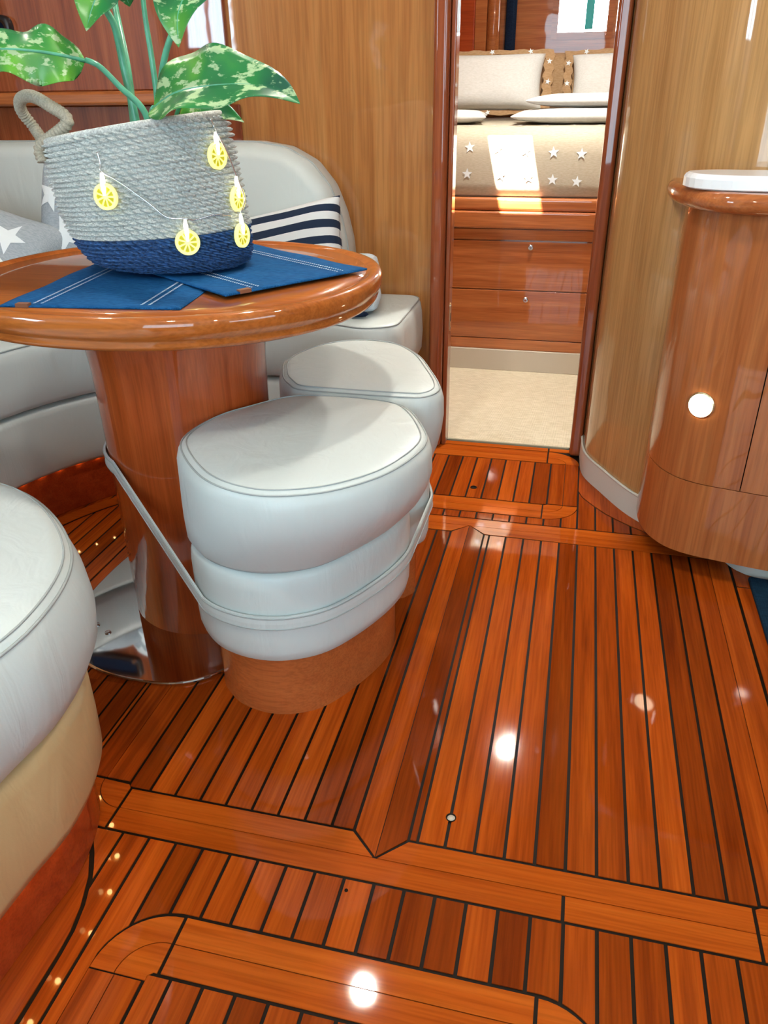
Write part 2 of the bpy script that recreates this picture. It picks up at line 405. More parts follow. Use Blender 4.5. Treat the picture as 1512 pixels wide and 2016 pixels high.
for k in range(9, 26): sstrip(max(0.448, grid(k)), grid(k+1), 0.1, 1.70 if k < 20 else 1.6)
for k in range(9, 16): sstrip(max(0.448, grid(k)), grid(k+1), 1.70, 1.817)
# left-hand panel
ls = [-0.664]+[grid(k) for k in range(-14, -6)]+[-0.258]
for a, b in zip(ls, ls[1:]): sstrip(a, b, 0.823, 1.821)
plank([(-0.258+G, 0.823+G/2), (SX-HS, 0.783), (SX-HS, 1.861), (-0.258+G, 1.821-G/2)])
plank([(-0.656+G, 0.780+HS), (SX-0.004, 0.780+HS), (-0.258-0.001, 0.823-G), (-0.656+G, 0.823-G)], 'plank_x')
plank([(-0.70, 1.821+G), (-0.258-0.001, 1.821+G), (SX-0.004, 1.862-HS), (-0.70, 1.862-HS)], 'plank_x')
sstrip(-0.711, -0.664, 0.833, 1.821, g0=HS)
sstrip(-0.7565, -0.711, 0.833, 1.862, g1=HS)
plank([(-0.7632, 0.835), (-0.7585, 0.835), (-0.7585, 1.862), (-0.7632, 1.862)])
lx = [-0.765]+[grid(k) for k in range(-18, -42, -1)]
for a, b in zip(lx, lx[1:]):
    if b > -1.75: sstrip(b, a, 1.06, 2.3)
for a, b in zip(lx, lx[1:]):
    if b > -0.98: sstrip(b, a, 0.75, 1.06, gh=-G)
def arc(cx, cy, rx, ry, a0, a1, n=12): return [(cx+rx*math.cos(a0+(a1-a0)*k/n), cy+ry*math.sin(a0+(a1-a0)*k/n)) for k in range(n+1)]
plank(arc(-0.656-G, 0.833-G, 0.053, 0.051, PI, 1.5*PI)+[(-0.656-G, 0.823), (-0.664, 0.831-G)], 'plank_x')
plank(arc(-0.656-G, 0.833-G, 0.0955, 0.0910, PI, 1.5*PI)+arc(-0.656-G, 0.833-G, 0.0545, 0.0525, 1.5*PI, PI), 'plank_x')
plank(arc(-0.656, 0.833, 0.104, 0.100, PI*1.02, 1.40*PI)+[(-0.686, 0.731), (-0.719, 0.716), (-0.763, 0.71)])
for a, b in ((-0.656, 0.0755), (0.0755, 0.345), (0.345, 0.398)): sstrip(a, b, 0.737, 0.780, gh=HS, mat='plank_x', g1=HS if b > 0.39 else G)
# second row and the front hatch
def lerp1(pts, x):
    for (x0, y0), (x1, y1) in zip(pts, pts[1:]):
        if x0 <= x <= x1: return y0+(y1-y0)*(x-x0)/(x1-x0)
    return pts[0][1] if x < pts[0][0] else pts[-1][1]
settee_curve = [(-0.682, 0.735), (-0.665, 0.714), (-0.648, 0.69), (-0.627, 0.653), (-0.611, 0.607), (-0.603, 0.568), (-0.601, 0.532)]
def hatch_y(x):
    if -0.556 <= x <= -0.456: return 0.524+0.101*math.sqrt(max(0, 1-((x+0.456)/0.1)**2))
    if -0.456 < x < 0.046: return 0.625
    if 0.046 <= x <= 0.146: return 0.524+0.101*math.sqrt(max(0, 1-((x-0.046)/0.1)**2))
    return 0.1
def row_lo(x): return lerp1(settee_curve, x) if x < -0.601 else hatch_y(x)
sstrip(-0.678, grid(-14), row_lo, 0.737, n=8)
plank([(grid(-14)+G, 0.737-G), (grid(-14)+G, lerp1(settee_curve, grid(-14)+G))]+settee_curve[4:]+[(-0.600, 0.40), (-0.604, 0.1), (grid(-13)-G, 0.1), (grid(-13)-G, 0.737-G)])
for k in range(-13, 8):
    x0, x1 = grid(k), grid(k+1)
    if k == 7: x1 = 0.398
    n = 14 if (x0 < -0.40 or 0.0 < x0 < 0.16) else 2
    sstrip(x0, x1, row_lo, 0.737, n=n)
outer = [(-0.682, 0.735), (-0.665, 0.714), (-0.648, 0.69), (-0.627, 0.653), (-0.611, 0.607), (-0.603, 0.568), (-0.601, 0.532), (-0.601, 0.40), (-0.606, 0.1)]
inner = [(-0.721, 0.714), (-0.684, 0.662), (-0.662, 0.614), (-0.652, 0.57), (-0.648, 0.529), (-0.652, 0.473), (-0.665, 0.35), (-0.69, 0.1)]
plank([(x-0.0065, y-0.002) for x, y in outer]+[(x-0.02, y) for x, y in reversed(inner)])
mir = lambda pts: [(-0.41-x, y) for x, y in pts]
o1 = arc(-0.456-G, 0.524+G, 0.0945, 0.0945, PI, PI/2)+arc(-0.456-G, 0.524+G, 0.0582, 0.0556, PI/2, PI)
plank(o1, 'plank_x'); plank(mir(o1), 'plank_x')
o2 = arc(-0.456-G, 0.524+G, 0.0568, 0.0542, PI, PI/2)+[(-0.456-G, 0.5389), (-0.464, 0.5389), (-0.470, 0.533), (-0.470, 0.5264)]
plank(o2, 'plank_x'); plank(mir(o2), 'plank_x')
sstrip(-0.456, 0.046, 0.5815, 0.625, gl=HS, mat='plank_x')
sstrip(-0.456, 0.046, 0.5365, 0.5815, gh=HS, mat='plank_x')
for x0, x1, a, b in ((-0.556, -0.5145, G, HS), (-0.5145, -0.472, HS, G)):
    p = [(x0+a, 0.1), (x1-b, 0.1), (x1-b, 0.524), (x0+a, 0.524)]
    plank(p); plank(mir(p))
ls = [-0.472]+[grid(k) for k in range(-10, 2)]+[0.062]
for a, b in zip(ls, ls[1:]): sstrip(a, b, 0.1, 0.5365)
# aft of frame, plain boards
for k in range(-16, 26): sstrip(grid(k), grid(k+1), -1.85, 0.1)
# rows towards the door
sstrip(-0.765, 0.30, 1.862, 1.905, gl=HS, mat='plank_x')
for k in range(-17, -2): sstrip(max(-0.765, grid(k)), grid(k+1), 1.905, 1.945)
def hatch2_lo(x):
    if x < -0.02: return 1.945
    return 2.035-0.09*math.sqrt(max(0, 1-((x+0.02)/0.0945)**2))
pil = [(0.0745, 2.135), (0.087, 2.096), (0.118, 2.05), (0.15, 2.009), (0.18, 1.98), (0.214, 1.952), (0.255, 1.923), (0.285, 1.908)]
sstrip(grid(-2)+0.0, grid(-1), 1.905, hatch2_lo, n=8)
sstrip(grid(-1), grid(0), 1.905, hatch2_lo, n=8)
sstrip(grid(0), 0.0745, 1.905, hatch2_lo, n=10)
for a, b in ((0.0745, grid(2)), (grid(2), grid(3)), (grid(3), grid(4)), (grid(4), 0.283)): sstrip(a, b, 1.905, lambda x: max(1.911, lerp1(pil, x)), n=8)
toe_line = [(0.078, 2.41), (0.081, 2.37), (0.083, 2.30), (0.092, 2.245), (0.112, 2.20), (0.138, 2.152), (0.165, 2.10), (0.193, 2.05), (0.222, 2.008), (0.255, 1.972), (0.30, 1.94), (0.36, 1.92)]
plank([(x+0.001, y+0.003) for x, y in [(0.0755, 2.41)]+pil]+[(0.33, 1.908), (0.36, 1.915)]+[(x, y-0.001) for x, y in reversed(toe_line)])
sstrip(-0.765, -0.023, 1.945, 1.987, gh=HS, mat='plank_x')
sstrip(-0.765, -0.023, 1.987, 2.030, gl=HS, mat='plank_x')
c1 = arc(-0.022, 2.035-G, 0.0945, 0.0876, -PI/2, 0)+arc(-0.022, 2.035-G, 0.0545, 0.0475, 0, -PI/2)
plank(c1, 'plank_x')
plank(arc(-0.022, 2.035-G, 0.0530, 0.0460, -PI/2, 0)+[(-0.010, 2.035-G), (-0.022, 2.026)], 'plank_x')
sstrip(0.032, 0.0745, 2.035, 2.325, g0=HS); sstrip(-0.013, 0.032, 2.035, 2.32, g1=HS)
ls = [-0.765]+[grid(k) for k in range(-17, -1)]+[-0.013]
for a, b in zip(ls, ls[1:]): sstrip(a, b, 2.030, 2.320)
sstrip(-0.765, -0.026, 2.320, 2.365, gh=HS, mat='plank_x'); sstrip(-0.765, -0.026, 2.365, 2.410, gl=HS, mat='plank_x')
sstrip(-0.40, -0.026, 2.410, 2.442, mat='plank_x')
plank([(-0.024, 2.322)]+arc(-0.024, 2.322, 0.056, 0.043, 0, PI/2), 'plank_x')
plank(arc(-0.024, 2.322, 0.0975, 0.087, 0, PI/2)+arc(-0.024, 2.322, 0.0575, 0.0445, PI/2, 0), 'plank_x')
sstrip(-0.026, 0.05, 2.412, 2.442, mat='plank_x')
# curved board along the far settee
TC = (-0.77, 1.408)
a0, a1 = math.radians(62), math.radians(200)
plank(arc(TC[0], TC[1], 0.637, 0.637, a0, a1, 40)+arc(TC[0], TC[1], 0.592, 0.592, a1, a0, 40), 'plank_x', 0.0012)
plank(arc(TC[0], TC[1], 0.5905, 0.5905, a0, a1, 40)+arc(TC[0], TC[1], 0.588, 0.588, a1, a0, 40), 'caulk', 0.0010)
# lift holes
for (x, y, r) in ((-0.109, 0.882, 0.0085), (-0.233, 2.098, 0.010)):
    lathe('finger_hole', [(r, 0.0002), (r, 0.0012), (r*0.82, 0.0012), (r*0.82, 0.0004)], 'caulk', floor, x, y, 20)
lathe('finger_hole_plug', [(0.0066, 0.0002), (0.0066, 0.0008)], 'vinyl_kick', floor, -0.1085, 0.8805, 16)
lathe('finger_hole', [(0.0028, 0.0001), (0.0028, 0.0010)], 'caulk', floor, -0.241, 0.716, 10)

# ------------------------------------------------------------------ shell
BY = 2.42
CEIL = 1.90
def wall(name, parts, mat):
    bm = bmesh.new()
    for (x0, x1, y0, y1, z0, z1) in parts:
        r = bmesh.ops.create_cube(bm, size=1.0)
        for v in r['verts']: v.co = Vector(((x0+x1)/2+v.co.x*(x1-x0), (y0+y1)/2+v.co.y*(y1-y0), (z0+z1)/2+v.co.z*(z1-z0)))
    me = bpy.data.meshes.new(name); bm.to_mesh(me); bm.free()
    return struct(link(name, me, mat))
wall('wall_back', [(-2.1, -0.425, BY, BY+0.04, -0.06, CEIL), (-0.425, 0.09, BY+0.005, BY+0.04, 1.78, CEIL)], 'cherry_z')
# curved wall by the door, one smooth sheet, with thickness
pw = crom([(0.075, 2.45), (0.080, 2.37), (0.083, 2.30), (0.094, 2.245), (0.114, 2.20), (0.140, 2.152), (0.167, 2.10), (0.195, 2.05), (0.224, 2.008), (0.257, 1.972), (0.302, 1.94), (0.36, 1.922), (0.45, 1.912), (0.70, 1.91), (1.70, 1.91)], 90)
def sheet(name, path, z0, z1, th, mat, parent=None, smooth=True):
    n = len(path); front = []; back = []
    for i in range(n):
        t = (path[min(i+1, n-1)]-path[max(i-1, 0)]).normalized(); o = Vector((-t.y, t.x))
        front.append(path[i]); back.append(path[i]+o*th)
    rings = [[(p.x, p.y, z0) for p in front], [(p.x, p.y, z1) for p in front], [(p.x, p.y, z1) for p in back], [(p.x, p.y, z0) for p in back]]
    v = [q for r in rings for q in r]; f = []
    for k in range(4):
        for i in range(n-1):
            a, b = k*n, ((k+1) % 4)*n
            f.append((a+i, a+i+1, b+i+1, b+i))
    f.append((0, n, 2*n, 3*n)); f.append((n-1, 4*n-1, 3*n-1, 2*n-1))
    me = bpy.data.meshes.new(name); me.from_pydata(v, [], f); me.update()
    o = link(name, me, mat, parent)
    if smooth:
        for p in me.polygons[:]: p.use_smooth = (abs(p.normal.z) < 0.5)
        e = o.modifiers.new('split', 'EDGE_SPLIT'); e.split_angle = math.radians(40)
    bm = bmesh.new(); bm.from_mesh(me); bmesh.ops.recalc_face_normals(bm, faces=bm.faces); bm.to_mesh(me); bm.free()
    return o
struct(sheet('wall_right', pw, -0.06, CEIL, 0.03, 'cherry_reflect'))
pb = [p for p in pw if p.y > 1.955]
def offset_path(path, d):
    out = []
    for i, p in enumerate(path):
        t = (path[min(i+1, len(path)-1)]-path[max(i-1, 0)]).normalized(); out.append(p-Vector((-t.y, t.x))*d)
    return out
bb = struct(sheet('baseboard_right', offset_path(pb, 0.006), 0.0, 0.072, 0.005, 'white_vinyl'))
cap = tube('cap_bead', [(p.x, p.y, 0.072) for p in offset_path(pb, 0.004)], 0.004, 'white_vinyl', bb)
wall('wall_left', [(-2.14, -2.1, -1.9, -0.2, -0.06, CEIL), (-2.14, -2.1, 0.4, BY+0.04, -0.06, CEIL), (-2.14, -2.1, -0.2, 0.4, -0.06, 1.26), (-2.14, -2.1, -0.2, 0.4, 1.68, CEIL)], 'cherry_z')
wall('wall_starboard', [(1.7, 1.74, -1.9, -1.5, -0.06, CEIL), (1.7, 1.74, 0.3, 1.95, -0.06, CEIL), (1.7, 1.74, -1.5, 0.3, -0.06, 1.05), (1.7, 1.74, -1.5, 0.3, 1.65, CEIL)], 'cherry_z')
wall('wall_front', [(-2.1, -0.75, -1.94, -1.9, -0.06, CEIL), (0.65, 1.74, -1.94, -1.9, -0.06, CEIL), (-0.75, 0.65, -1.94, -1.9, -0.06, 0.55), (-0.75, 0.65, -1.94, -1.9, 1.85, CEIL)], 'cherry_z')
# headliner with a deck hatch over the sleeping cabin
HX0, HX1, HY0, HY1 = -0.62, -0.45, 2.67, 2.84
wall('ceiling', [(-2.14, 1.74, -1.94, HY0, CEIL, CEIL+0.05), (-2.14, HX0, HY0, HY1, CEIL, CEIL+0.05), (HX1, 1.74, HY0, HY1, CEIL, CEIL+0.05), (-2.14, 1.74, HY1, 4.7, CEIL, CEIL+0.05)], 'ceiling')
def window(n, cx, cy, cz, w_, h_, axis, mat='window'):
    """daylit pane in a frame; axis = the direction it faces"""
    root = bpy.data.objects.new('window_%d' % n, None); COL.objects.link(root); struct(root)
    if axis == 'x':
        box('pane', cx-0.004, cx+0.004, cy-w_/2, cy+w_/2, cz-h_/2, cz+h_/2, mat, root)
        for s in (-1, 1):
            box('frame', cx-0.02, cx+0.02, cy+s*w_/2-0.015, cy+s*w_/2+0.015, cz-h_/2-0.015, cz+h_/2+0.015, 'cherry_x', root)
            box('frame', cx-0.02, cx+0.02, cy-w_/2+0.0151, cy+w_/2-0.0151, cz+s*h_/2-0.015, cz+s*h_/2+0.015, 'cherry_x', root)
        box('mullion', cx-0.015, cx+0.015, cy-0.012, cy+0.012, cz-h_/2+0.0151, cz+h_/2-0.0151, 'cherry_x', root)
    else:
        box('pane', cx-w_/2, cx+w_/2, cy-0.004, cy+0.004, cz-h_/2, cz+h_/2, mat, root)
        for s in (-1, 1):
            box('frame', cx+s*w_/2-0.015, cx+s*w_/2+0.015, cy-0.02, cy+0.02, cz-h_/2-0.015, cz+h_/2+0.015, 'cherry_x', root)
            box('frame', cx-w_/2+0.0151, cx+w_/2-0.0151, cy-0.02, cy+0.02, cz+s*h_/2-0.015, cz+s*h_/2+0.015, 'cherry_x', root)
    return root
window(1, -2.12, 0.10, 1.47, 0.60, 0.42, 'x', 'window_sky')
window(2, 1.72, -0.60, 1.35, 1.80, 0.60, 'x')  # unseen window, placed so the curved wall reflects its light
window(3, -0.05, -1.92, 1.20, 1.40, 1.30, 'y')
# door posts (no leaf in view)
def post(name, x0, x1, y0, y1, z1, bev):
    o = box(name, x0, x1, y0, y1, 0.0, z1, 'cherry_post', None, bev, 6); struct(o); return o
post('trim_1', -0.428, -0.385, 2.372, 2.47, 1.78, 0.014)
post('trim_2', -0.3845, -0.370, 2.40, 2.462, 1.78, 0.004)
post('trim_3', 0.040, 0.077, 2.385, 2.47, 1.78, 0.012)
t4 = struct(box('trim_4', -0.40, 0.075, 2.38, 2.47, 1.78, 1.84, 'cherry_post', None, 0.01))
sp = thing('strike_plate', 'brass strike plate with two screws on the door post', 'strike plate')
loft('plate', [[(-0.3695+dx, 2.425+0.008*math.cos(2*PI*k/24), 0.427+(0.036 if math.sin(2*PI*k/24) > 0 else -0.036)+0.008*math.sin(2*PI*k/24)) for k in range(24)] for dx in (-0.0004, 0.0016)], 'brass', sp, smooth=False, flip=True)
for z in (0.463, 0.391): disc('screw', (-0.3680, 2.425, z), (1, 0, 0), 0.004, 0.001, 'brushed', sp, 10)
box('latch_slot', -0.3681, -0.3672, 2.419, 2.431, 0.414, 0.44, 'black', sp)
# ledge and locker front behind the settee
LX1 = -1.03
struct(box('trim_5', -2.1, LX1, 2.345, 2.419, 1.028, 1.066, 'cherry_x', None, 0.010))
struct(box('trim_6', -2.1, LX1+0.02, 2.408, 2.419, 0.50, 1.0275, 'cherry_post', None, 0.004))
struct(box('trim_8', -2.1, LX1, 2.398, 2.419, 1.0665, 1.899, 'cherry_post', None, 0.004))
pf = thing('porthole_frame', 'black framed porthole on the wall above the settee ledge', 'porthole')
rr = []
for dy, ins in ((0.0, 0.0), (-0.02, 0.0), (-0.024, 0.004), (-0.024, 0.016), (-0.004, 0.018)):
    ring = []
    for k in range(48):
        a = 2*PI*k/48; c, s = math.cos(a), math.sin(a)
        c = math.copysign(abs(c)**0.35, c); s = math.copysign(abs(s)**0.35, s)
        ring.append((-1.84+(0.135-ins)*c, 2.3979+dy, 1.214+(0.058-ins)*s))
    rr.append(ring)
loft('rim', rr, 'black', pf, cap0=False, cap1=False, flip=True)
box('pane', -1.955, -1.725, 2.389, 2.3935, 1.172, 1.256, 'navy', pf)
disc('latch', (-1.725, 2.374, 1.165), (0, -1, 0), 0.009, 0.012, 'brushed', pf)

# ------------------------------------------------------------------ sleeping cabin beyond the door
cf = struct(box('floor_carpet', -1.3, 1.1, 2.452, 4.7, -0.05, 0.003, 'carpet'))
struct(box('trim_7', -0.369, 0.039, 2.443, 2.4515, -0.01, 0.004, 'carpet_edge'))
wall('wall_cabin_left', [(-1.34, -1.3, 2.47, 4.7, -0.05, CEIL)], 'cherry_z')
wall('wall_cabin_right', [(1.1, 1.14, 2.47, 4.7, -0.05, CEIL)], 'cherry_z')
wall('wall_far', [(-1.34, -0.215, 4.5, 4.56, -0.05, CEIL), (0.045, 1.14, 4.5, 4.56, -0.05, CEIL), (-0.215, 0.045, 4.5, 4.56, -0.05, 1.285), (-0.215, 0.045, 4.5, 4.56, 1.60, CEIL)], 'cherry_x')
window(4, -0.085, 4.515, 1.4425, 0.26, 0.315, 'y', 'cabin_window')
tb = tag(box('blind_pull', -0.072, -0.035, 4.475, 4.49, 1.31, 1.58, 'teal', None, 0.003), 'teal strip of blind hanging in the bright cabin window', 'blind')
bx = -0.70; bx1 = 0.30
bed = thing('berth', 'cherry berth with two drawers and a starred beige mattress', 'bed')
FY = 3.24
box('carcass', bx, bx1, FY+0.012, 4.48, 0.09, 0.62, 'cherry_x', bed)
box('kickboard', bx, bx1, FY-0.012, FY+0.011, 0.003, 0.092, 'vinyl_kick', bed, 0.002)
box('lower_rail', bx, bx1, FY-0.004, FY+0.011, 0.093, 0.136, 'cherry_x', bed, 0.0015)
for z0, z1, kz, kx in ((0.139, 0.337, 0.303, -0.185), (0.341, 0.529, 0.508, -0.180)):
    d = box('drawer', bx+0.01, bx1-0.01, FY-0.004, FY+0.011, z0, z1, 'cherry_x', bed, 0.002)
    lathe_k = disc('knob', (kx, FY-0.004, kz), (0, -1, 0), 0.0105, 0.006, 'brushed', d, 18, 0.008)
    disc('knob_button', (kx, FY-0.010, kz), (0, -1, 0), 0.005, 0.003, 'steel', d, 12)
box('upper_rail', bx, bx1, FY-0.004, FY+0.011, 0.534, 0.574, 'cherry_x', bed, 0.0015)
def xprofile(name, prof, x0, x1, mat, parent):
    return loft(name, [[(x, y, z) for y, z in prof] for x in (x0, x1)], mat, parent, smooth=False)
def rounded(y0, y1, z0, z1, r, n=6):
    out = []
    for cy, cz, a in ((y1-r, z1-r, 0), (y0+r, z1-r, PI/2), (y0+r, z0+r, PI), (y1-r, z0+r, 1.5*PI)):
        out += [(cy+r*math.cos(a+PI/2*k/n), cz+r*math.sin(a+PI/2*k/n)) for k in range(n+1)]
    return out
xprofile('nosing', rounded(FY-0.022, FY+0.05, 0.578, 0.641, 0.008), bx, bx1, 'cherry_x', bed)
xprofile('nosing', rounded(FY-0.012, FY+0.05, 0.6415, 0.690, 0.012), bx, bx1, 'cherry_x', bed)
# mattress: front face with soft top edge
mat_prof = [(FY+0.02, 0.690), (FY+0.004, 0.70), (FY, 0.74), (FY, 0.84), (FY+0.008, 0.885), (FY+0.03, 0.917), (FY+0.07, 0.932), (FY+0.3, 0.936), (4.46, 0.936), (4.46, 0.69)]
mt = loft('mattress', [[(x, y, z) for y, z in mat_prof] for x in [bx+0.01+(bx1-bx-0.02)*k/12 for k in range(13)]], 'bed_beige', bed, flip=False)
def star_pts(r, rot=0, ratio=0.42):
    return [((r if k % 2 == 0 else r*ratio)*math.sin(rot+PI*k/5), (r if k % 2 == 0 else r*ratio)*math.cos(rot+PI*k/5)) for k in range(10)]
def star_on(name, f, u0, v0, r, rot, mat, parent, sub=3, ru=1.0, rv=1.0):
    """star print laid on a surface f(u,v)->(point, normal)"""
    pts = star_pts(r, rot); verts = []; faces = []
    for k in range(10):
        a, b = pts[k], pts[(k+1) % 10]; base = len(verts); idx = {}
        for i in range(sub+1):
            for j in range(sub+1-i):
                s, t = i/sub, j/sub
                x = a[0]*s+b[0]*t; y = a[1]*s+b[1]*t
                p, n_ = f(u0+x*ru, v0+y*rv); idx[(i, j)] = len(verts); verts.append(p+n_*0.0012)
        for i in range(sub):
            for j in range(sub-i):
                faces.append((idx[(i, j)], idx[(i, j+1)], idx[(i+1, j)]))
                if j < sub-i-1: faces.append((idx[(i+1, j)], idx[(i, j+1)], idx[(i+1, j+1)]))
    return raw(name, verts, faces, mat, parent, True)
def bedfront(u, v):
    y = 0 if v < 0.84 else ((v-0.84)/0.045*0.008 if v < 0.885 else 0.008+(v-0.885)/0.032*0.022)
    return Vector((u, FY-0.0012+y, v)), Vector((0, -1, 0.0))
for i, (x, z) in enumerate(((-0.437, 0.866), (-0.331, 0.860), (-0.225, 0.854), (-0.122, 0.849), (-0.02, 0.844), (0.085, 0.838), (-0.543, 0.872), (-0.443, 0.773), (-0.315, 0.769), (-0.209, 0.761), (-0.118, 0.755), (-0.028, 0.749), (0.075, 0.744))):
    star_on('star', bedfront, x, z, 0.021, 0.1*(i % 3)-0.1, 'star_white', mt, 2)
def bedtop(u, v): return Vector((u, v, 0.936)), Vector((0, 0, 1))
for i in range(6): star_on('star', bedtop, -0.46+0.1*i, 3.345, 0.02, 0.2, 'star_white', mt, 2)

def pillow(name, W, Hh, T, mtx, mat, parent=None, n=22, pinch=0.07, p=0.42, sag=0.0):
    """returns the object and its front-surface function in room space"""
    def loc(u, v, side):
        x = W/2*u*(1-pinch*(1-v*v)*abs(u)); y = Hh/2*v*(1-pinch*(1-u*u)*abs(v))
        h = max(0.0, (1-u**4)*(1-v**4))**p*T/2
        wob = 0.012*T*math.sin(7*u+3*v)+0.01*T*math.sin(9*v-4*u)
        return Vector((x, y-sag*(1-u*u)*0.5*(v+1), side*h+side*wob*(h/T)*2))
    verts = []; faces = []
    for side in (1, -1):
        for j in range(n+1):
            for i in range(n+1):
                verts.append(loc(math.sin((2*i/n-1)*PI/2), math.sin((2*j/n-1)*PI/2), side))
    N = (n+1)*(n+1)
    for j in range(n):
        for i in range(n):
            a = j*(n+1)+i
            faces.append((a, a+1, a+n+2, a+n+1)); faces.append((N+a+n+1, N+a+n+2, N+a+1, N+a))
    me = bpy.data.meshes.new(name); me.from_pydata(verts, [], faces)
    bm = bmesh.new(); bm.from_mesh(me); bmesh.ops.remove_doubles(bm, verts=bm.verts, dist=0.0002); bm.to_mesh(me); bm.free(); me.update()
    o = link(name, me, mat, parent, True); o.matrix_world = mtx
    def f(u, v):
        p0 = loc(u, v, 1); e = 0.01
        a = loc(u+e, v, 1)-loc(u-e, v, 1); b = loc(u, v+e, 1)-loc(u, v-e, 1)
        nn = a.cross(b).normalized()
        return p0, nn
    return o, f
def pose(loc, rx, ry, rz):   # local Z = front of the cushion
    return Matrix.Translation(loc) @ Matrix.Rotation(rz, 4, 'Z') @ Matrix.Rotation(rx, 4, 'X') @ Matrix.Rotation(ry, 4, 'Z')
def seam(name, W, Hh, mat, parent, r=0.003, pinch=0.07):
    pts = []
    for k in range(64):
        t = k/16
        u, v = ((-1+2*(t % 1), -1), (1, -1+2*(t % 1)), (1-2*(t % 1), 1), (-1, 1-2*(t % 1)))[int(t)]
        u, v = math.copysign(min(abs(u), 0.985), u), math.copysign(min(abs(v), 0.985), v)
        pts.append((W/2*u*(1-pinch*(1-v*v)*abs(u)), Hh/2*v*(1-pinch*(1-u*u)*abs(v)), 0))
    return tube(name, pts, r, mat, parent, closed=True, seg=6)
# big pillows standing against the far wall, with a starred beige border
def berth_pillow(label, c, W, Hh, rx, ry, rz):
    o, f = pillow('pillow', W, Hh, 0.14, pose(c, rx, ry, rz), 'linen', None)
    tag(o, label, 'pillow', 'pillows on the berth')
    # border band as a flat flange frame round the pillow
    verts = []; faces = []; N = 80
    for s_, zz in ((0.5, 0.006), (0.585, 0.004), (0.585, -0.004), (0.5, -0.006)):
        for k in range(N):
            t = 4*k/N; q = t % 1
            x, y = ((-1+2*q, -1), (1, -1+2*q), (1-2*q, 1), (-1, 1-2*q))[int(t)]
            wv = 1+0.02*math.sin(k*1.7)
            verts.append((x*W*s_*wv*0.98, y*Hh*s_*wv*0.98, zz))
    for r_ in range(4):
        for k in range(N):
            faces.append((r_*N+k, r_*N+(k+1) % N, ((r_+1) % 4)*N+(k+1) % N, ((r_+1) % 4)*N+k))
    fl = raw('border', verts, faces, 'border_beige', o)
    for k in range(12):
        t = 4*(k+0.5)/12; q = t % 1
        x, y = ((-1+2*q, -1), (1, -1+2*q), (1-2*q, 1), (-1, 1-2*q))[int(t)]
        star_on('star', lambda u, v: (Vector((u, v, 0.0075)), Vector((0, 0, 1))), x*W*0.535, y*Hh*0.535, 0.013, k, 'star_white', fl, 1)
    return o
berth_pillow('white pillow with starred beige border leaning below the far cupboards', (-0.46, 4.02, 1.085), 0.48, 0.235, math.radians(72), 0.0, 0.0)
berth_pillow('white pillow with starred beige border leaning under the cabin window', (0.105, 4.06, 1.085), 0.42, 0.235, math.radians(72), math.radians(2), math.radians(-3))
dk = pillow('pillow', 0.22, 0.26, 0.10, pose((-0.16, 4.17, 1.085), math.radians(75), 0, 0), 'border_beige')[0]
tag(dk, 'dark beige pillow wedged between the two bordered pillows', 'pillow', 'pillows on the berth')
p1 = pillow('pillow', 0.66, 0.34, 0.055, pose((0.02, 3.56, 0.9645), 0.0, 0, math.radians(2)), 'linen')[0]
tag(p1, 'white flat pillow lying lowest on the starred berth', 'pillow', 'pillows on the berth')
p2 = pillow('pillow', 0.62, 0.32, 0.05, pose((0.06, 3.60, 1.0175), 0.0, 0, math.radians(-2)), 'linen')[0]
tag(p2, 'white pillow stacked on top of the flat white pillow', 'pillow', 'pillows on the berth')
p3 = pillow('pillow', 0.40, 0.36, 0.05, pose((-0.62, 3.60, 0.962), 0.0, 0, 0.1), 'linen')[0]
tag(p3, 'cream pillow lying flat beside the berth pillow stack', 'pillow', 'pillows on the berth')
# far cupboards
cup = thing('cupboard', 'dark red cupboard on the far cabin wall with rounded post', 'cupboard')
box('body', -1.0, -0.585, 4.36, 4.495, 1.16, 1.72, 'cherry_red', cup, 0.006)
lathe('post', [(0.032, 0.94), (0.032, 1.72)], 'cherry_x', cup, -0.50, 4.40, 24)
box('side_panel', -0.5845, -0.53, 4.37, 4.495, 0.94, 1.72, 'cherry_x', cup)
cu = thing('curtain', 'dark narrow curtain gathered beside the cupboard post', 'curtain')
loft('cloth', [[(-0.425+0.022*math.cos(2*PI*k/24)*(1+0.25*math.cos(5*2*PI*k/24)), 4.46+0.02*math.sin(2*PI*k/24), z) for k in range(24)] for z in (0.95, 1.15, 1.3, 1.72)], 'navy', cu)
tube('curtain_rod', [(-0.47, 4.46, 1.725), (-0.30, 4.46, 1.725)], 0.005, 'brushed', cu)

# ------------------------------------------------------------------ table
TZ = 0.750
tab = thing('dining_table', 'oval glossy cherry table on a round pedestal with steel foot plate', 'table')
TX, TY, TA, TB = -0.757, 1.402, 0.405, 0.367
tops = [(0.42, TZ-0.052), (0.88, TZ-0.052), (0.955, TZ-0.050), (0.975, TZ-0.046), (0.980, TZ-0.040), (0.974, TZ-0.034), (0.978, TZ-0.032), (0.990, TZ-0.028), (0.998, TZ-0.020), (1.0, TZ-0.010), (0.997, TZ-0.003), (0.985, TZ+0.003), (0.965, TZ+0.005), (0.945, TZ+0.003), (0.930, TZ-0.0005), (0.925, TZ-0.0005)]
lathe('tabletop_rim', tops, 'cherry_table', tab, TX, TY, 128, TA, TB, 2.15)
lathe('tabletop_panel', [(0.924, TZ-0.02), (0.924, TZ), (0.80, TZ), (0.3, TZ)], 'cherry_table', tab, TX, TY, 96, TA, TB, 2.15)
CX, CY, CR = -0.77, 1.408, 0.172
lathe('pedestal', [(CR*1.0, 0.009), (CR*1.0, 0.45), (CR*1.01, 0.58), (CR*1.05, 0.66), (CR*1.09, TZ-0.053)], 'cherry_column', tab, CX, CY, 64, 1.0, 1.03)
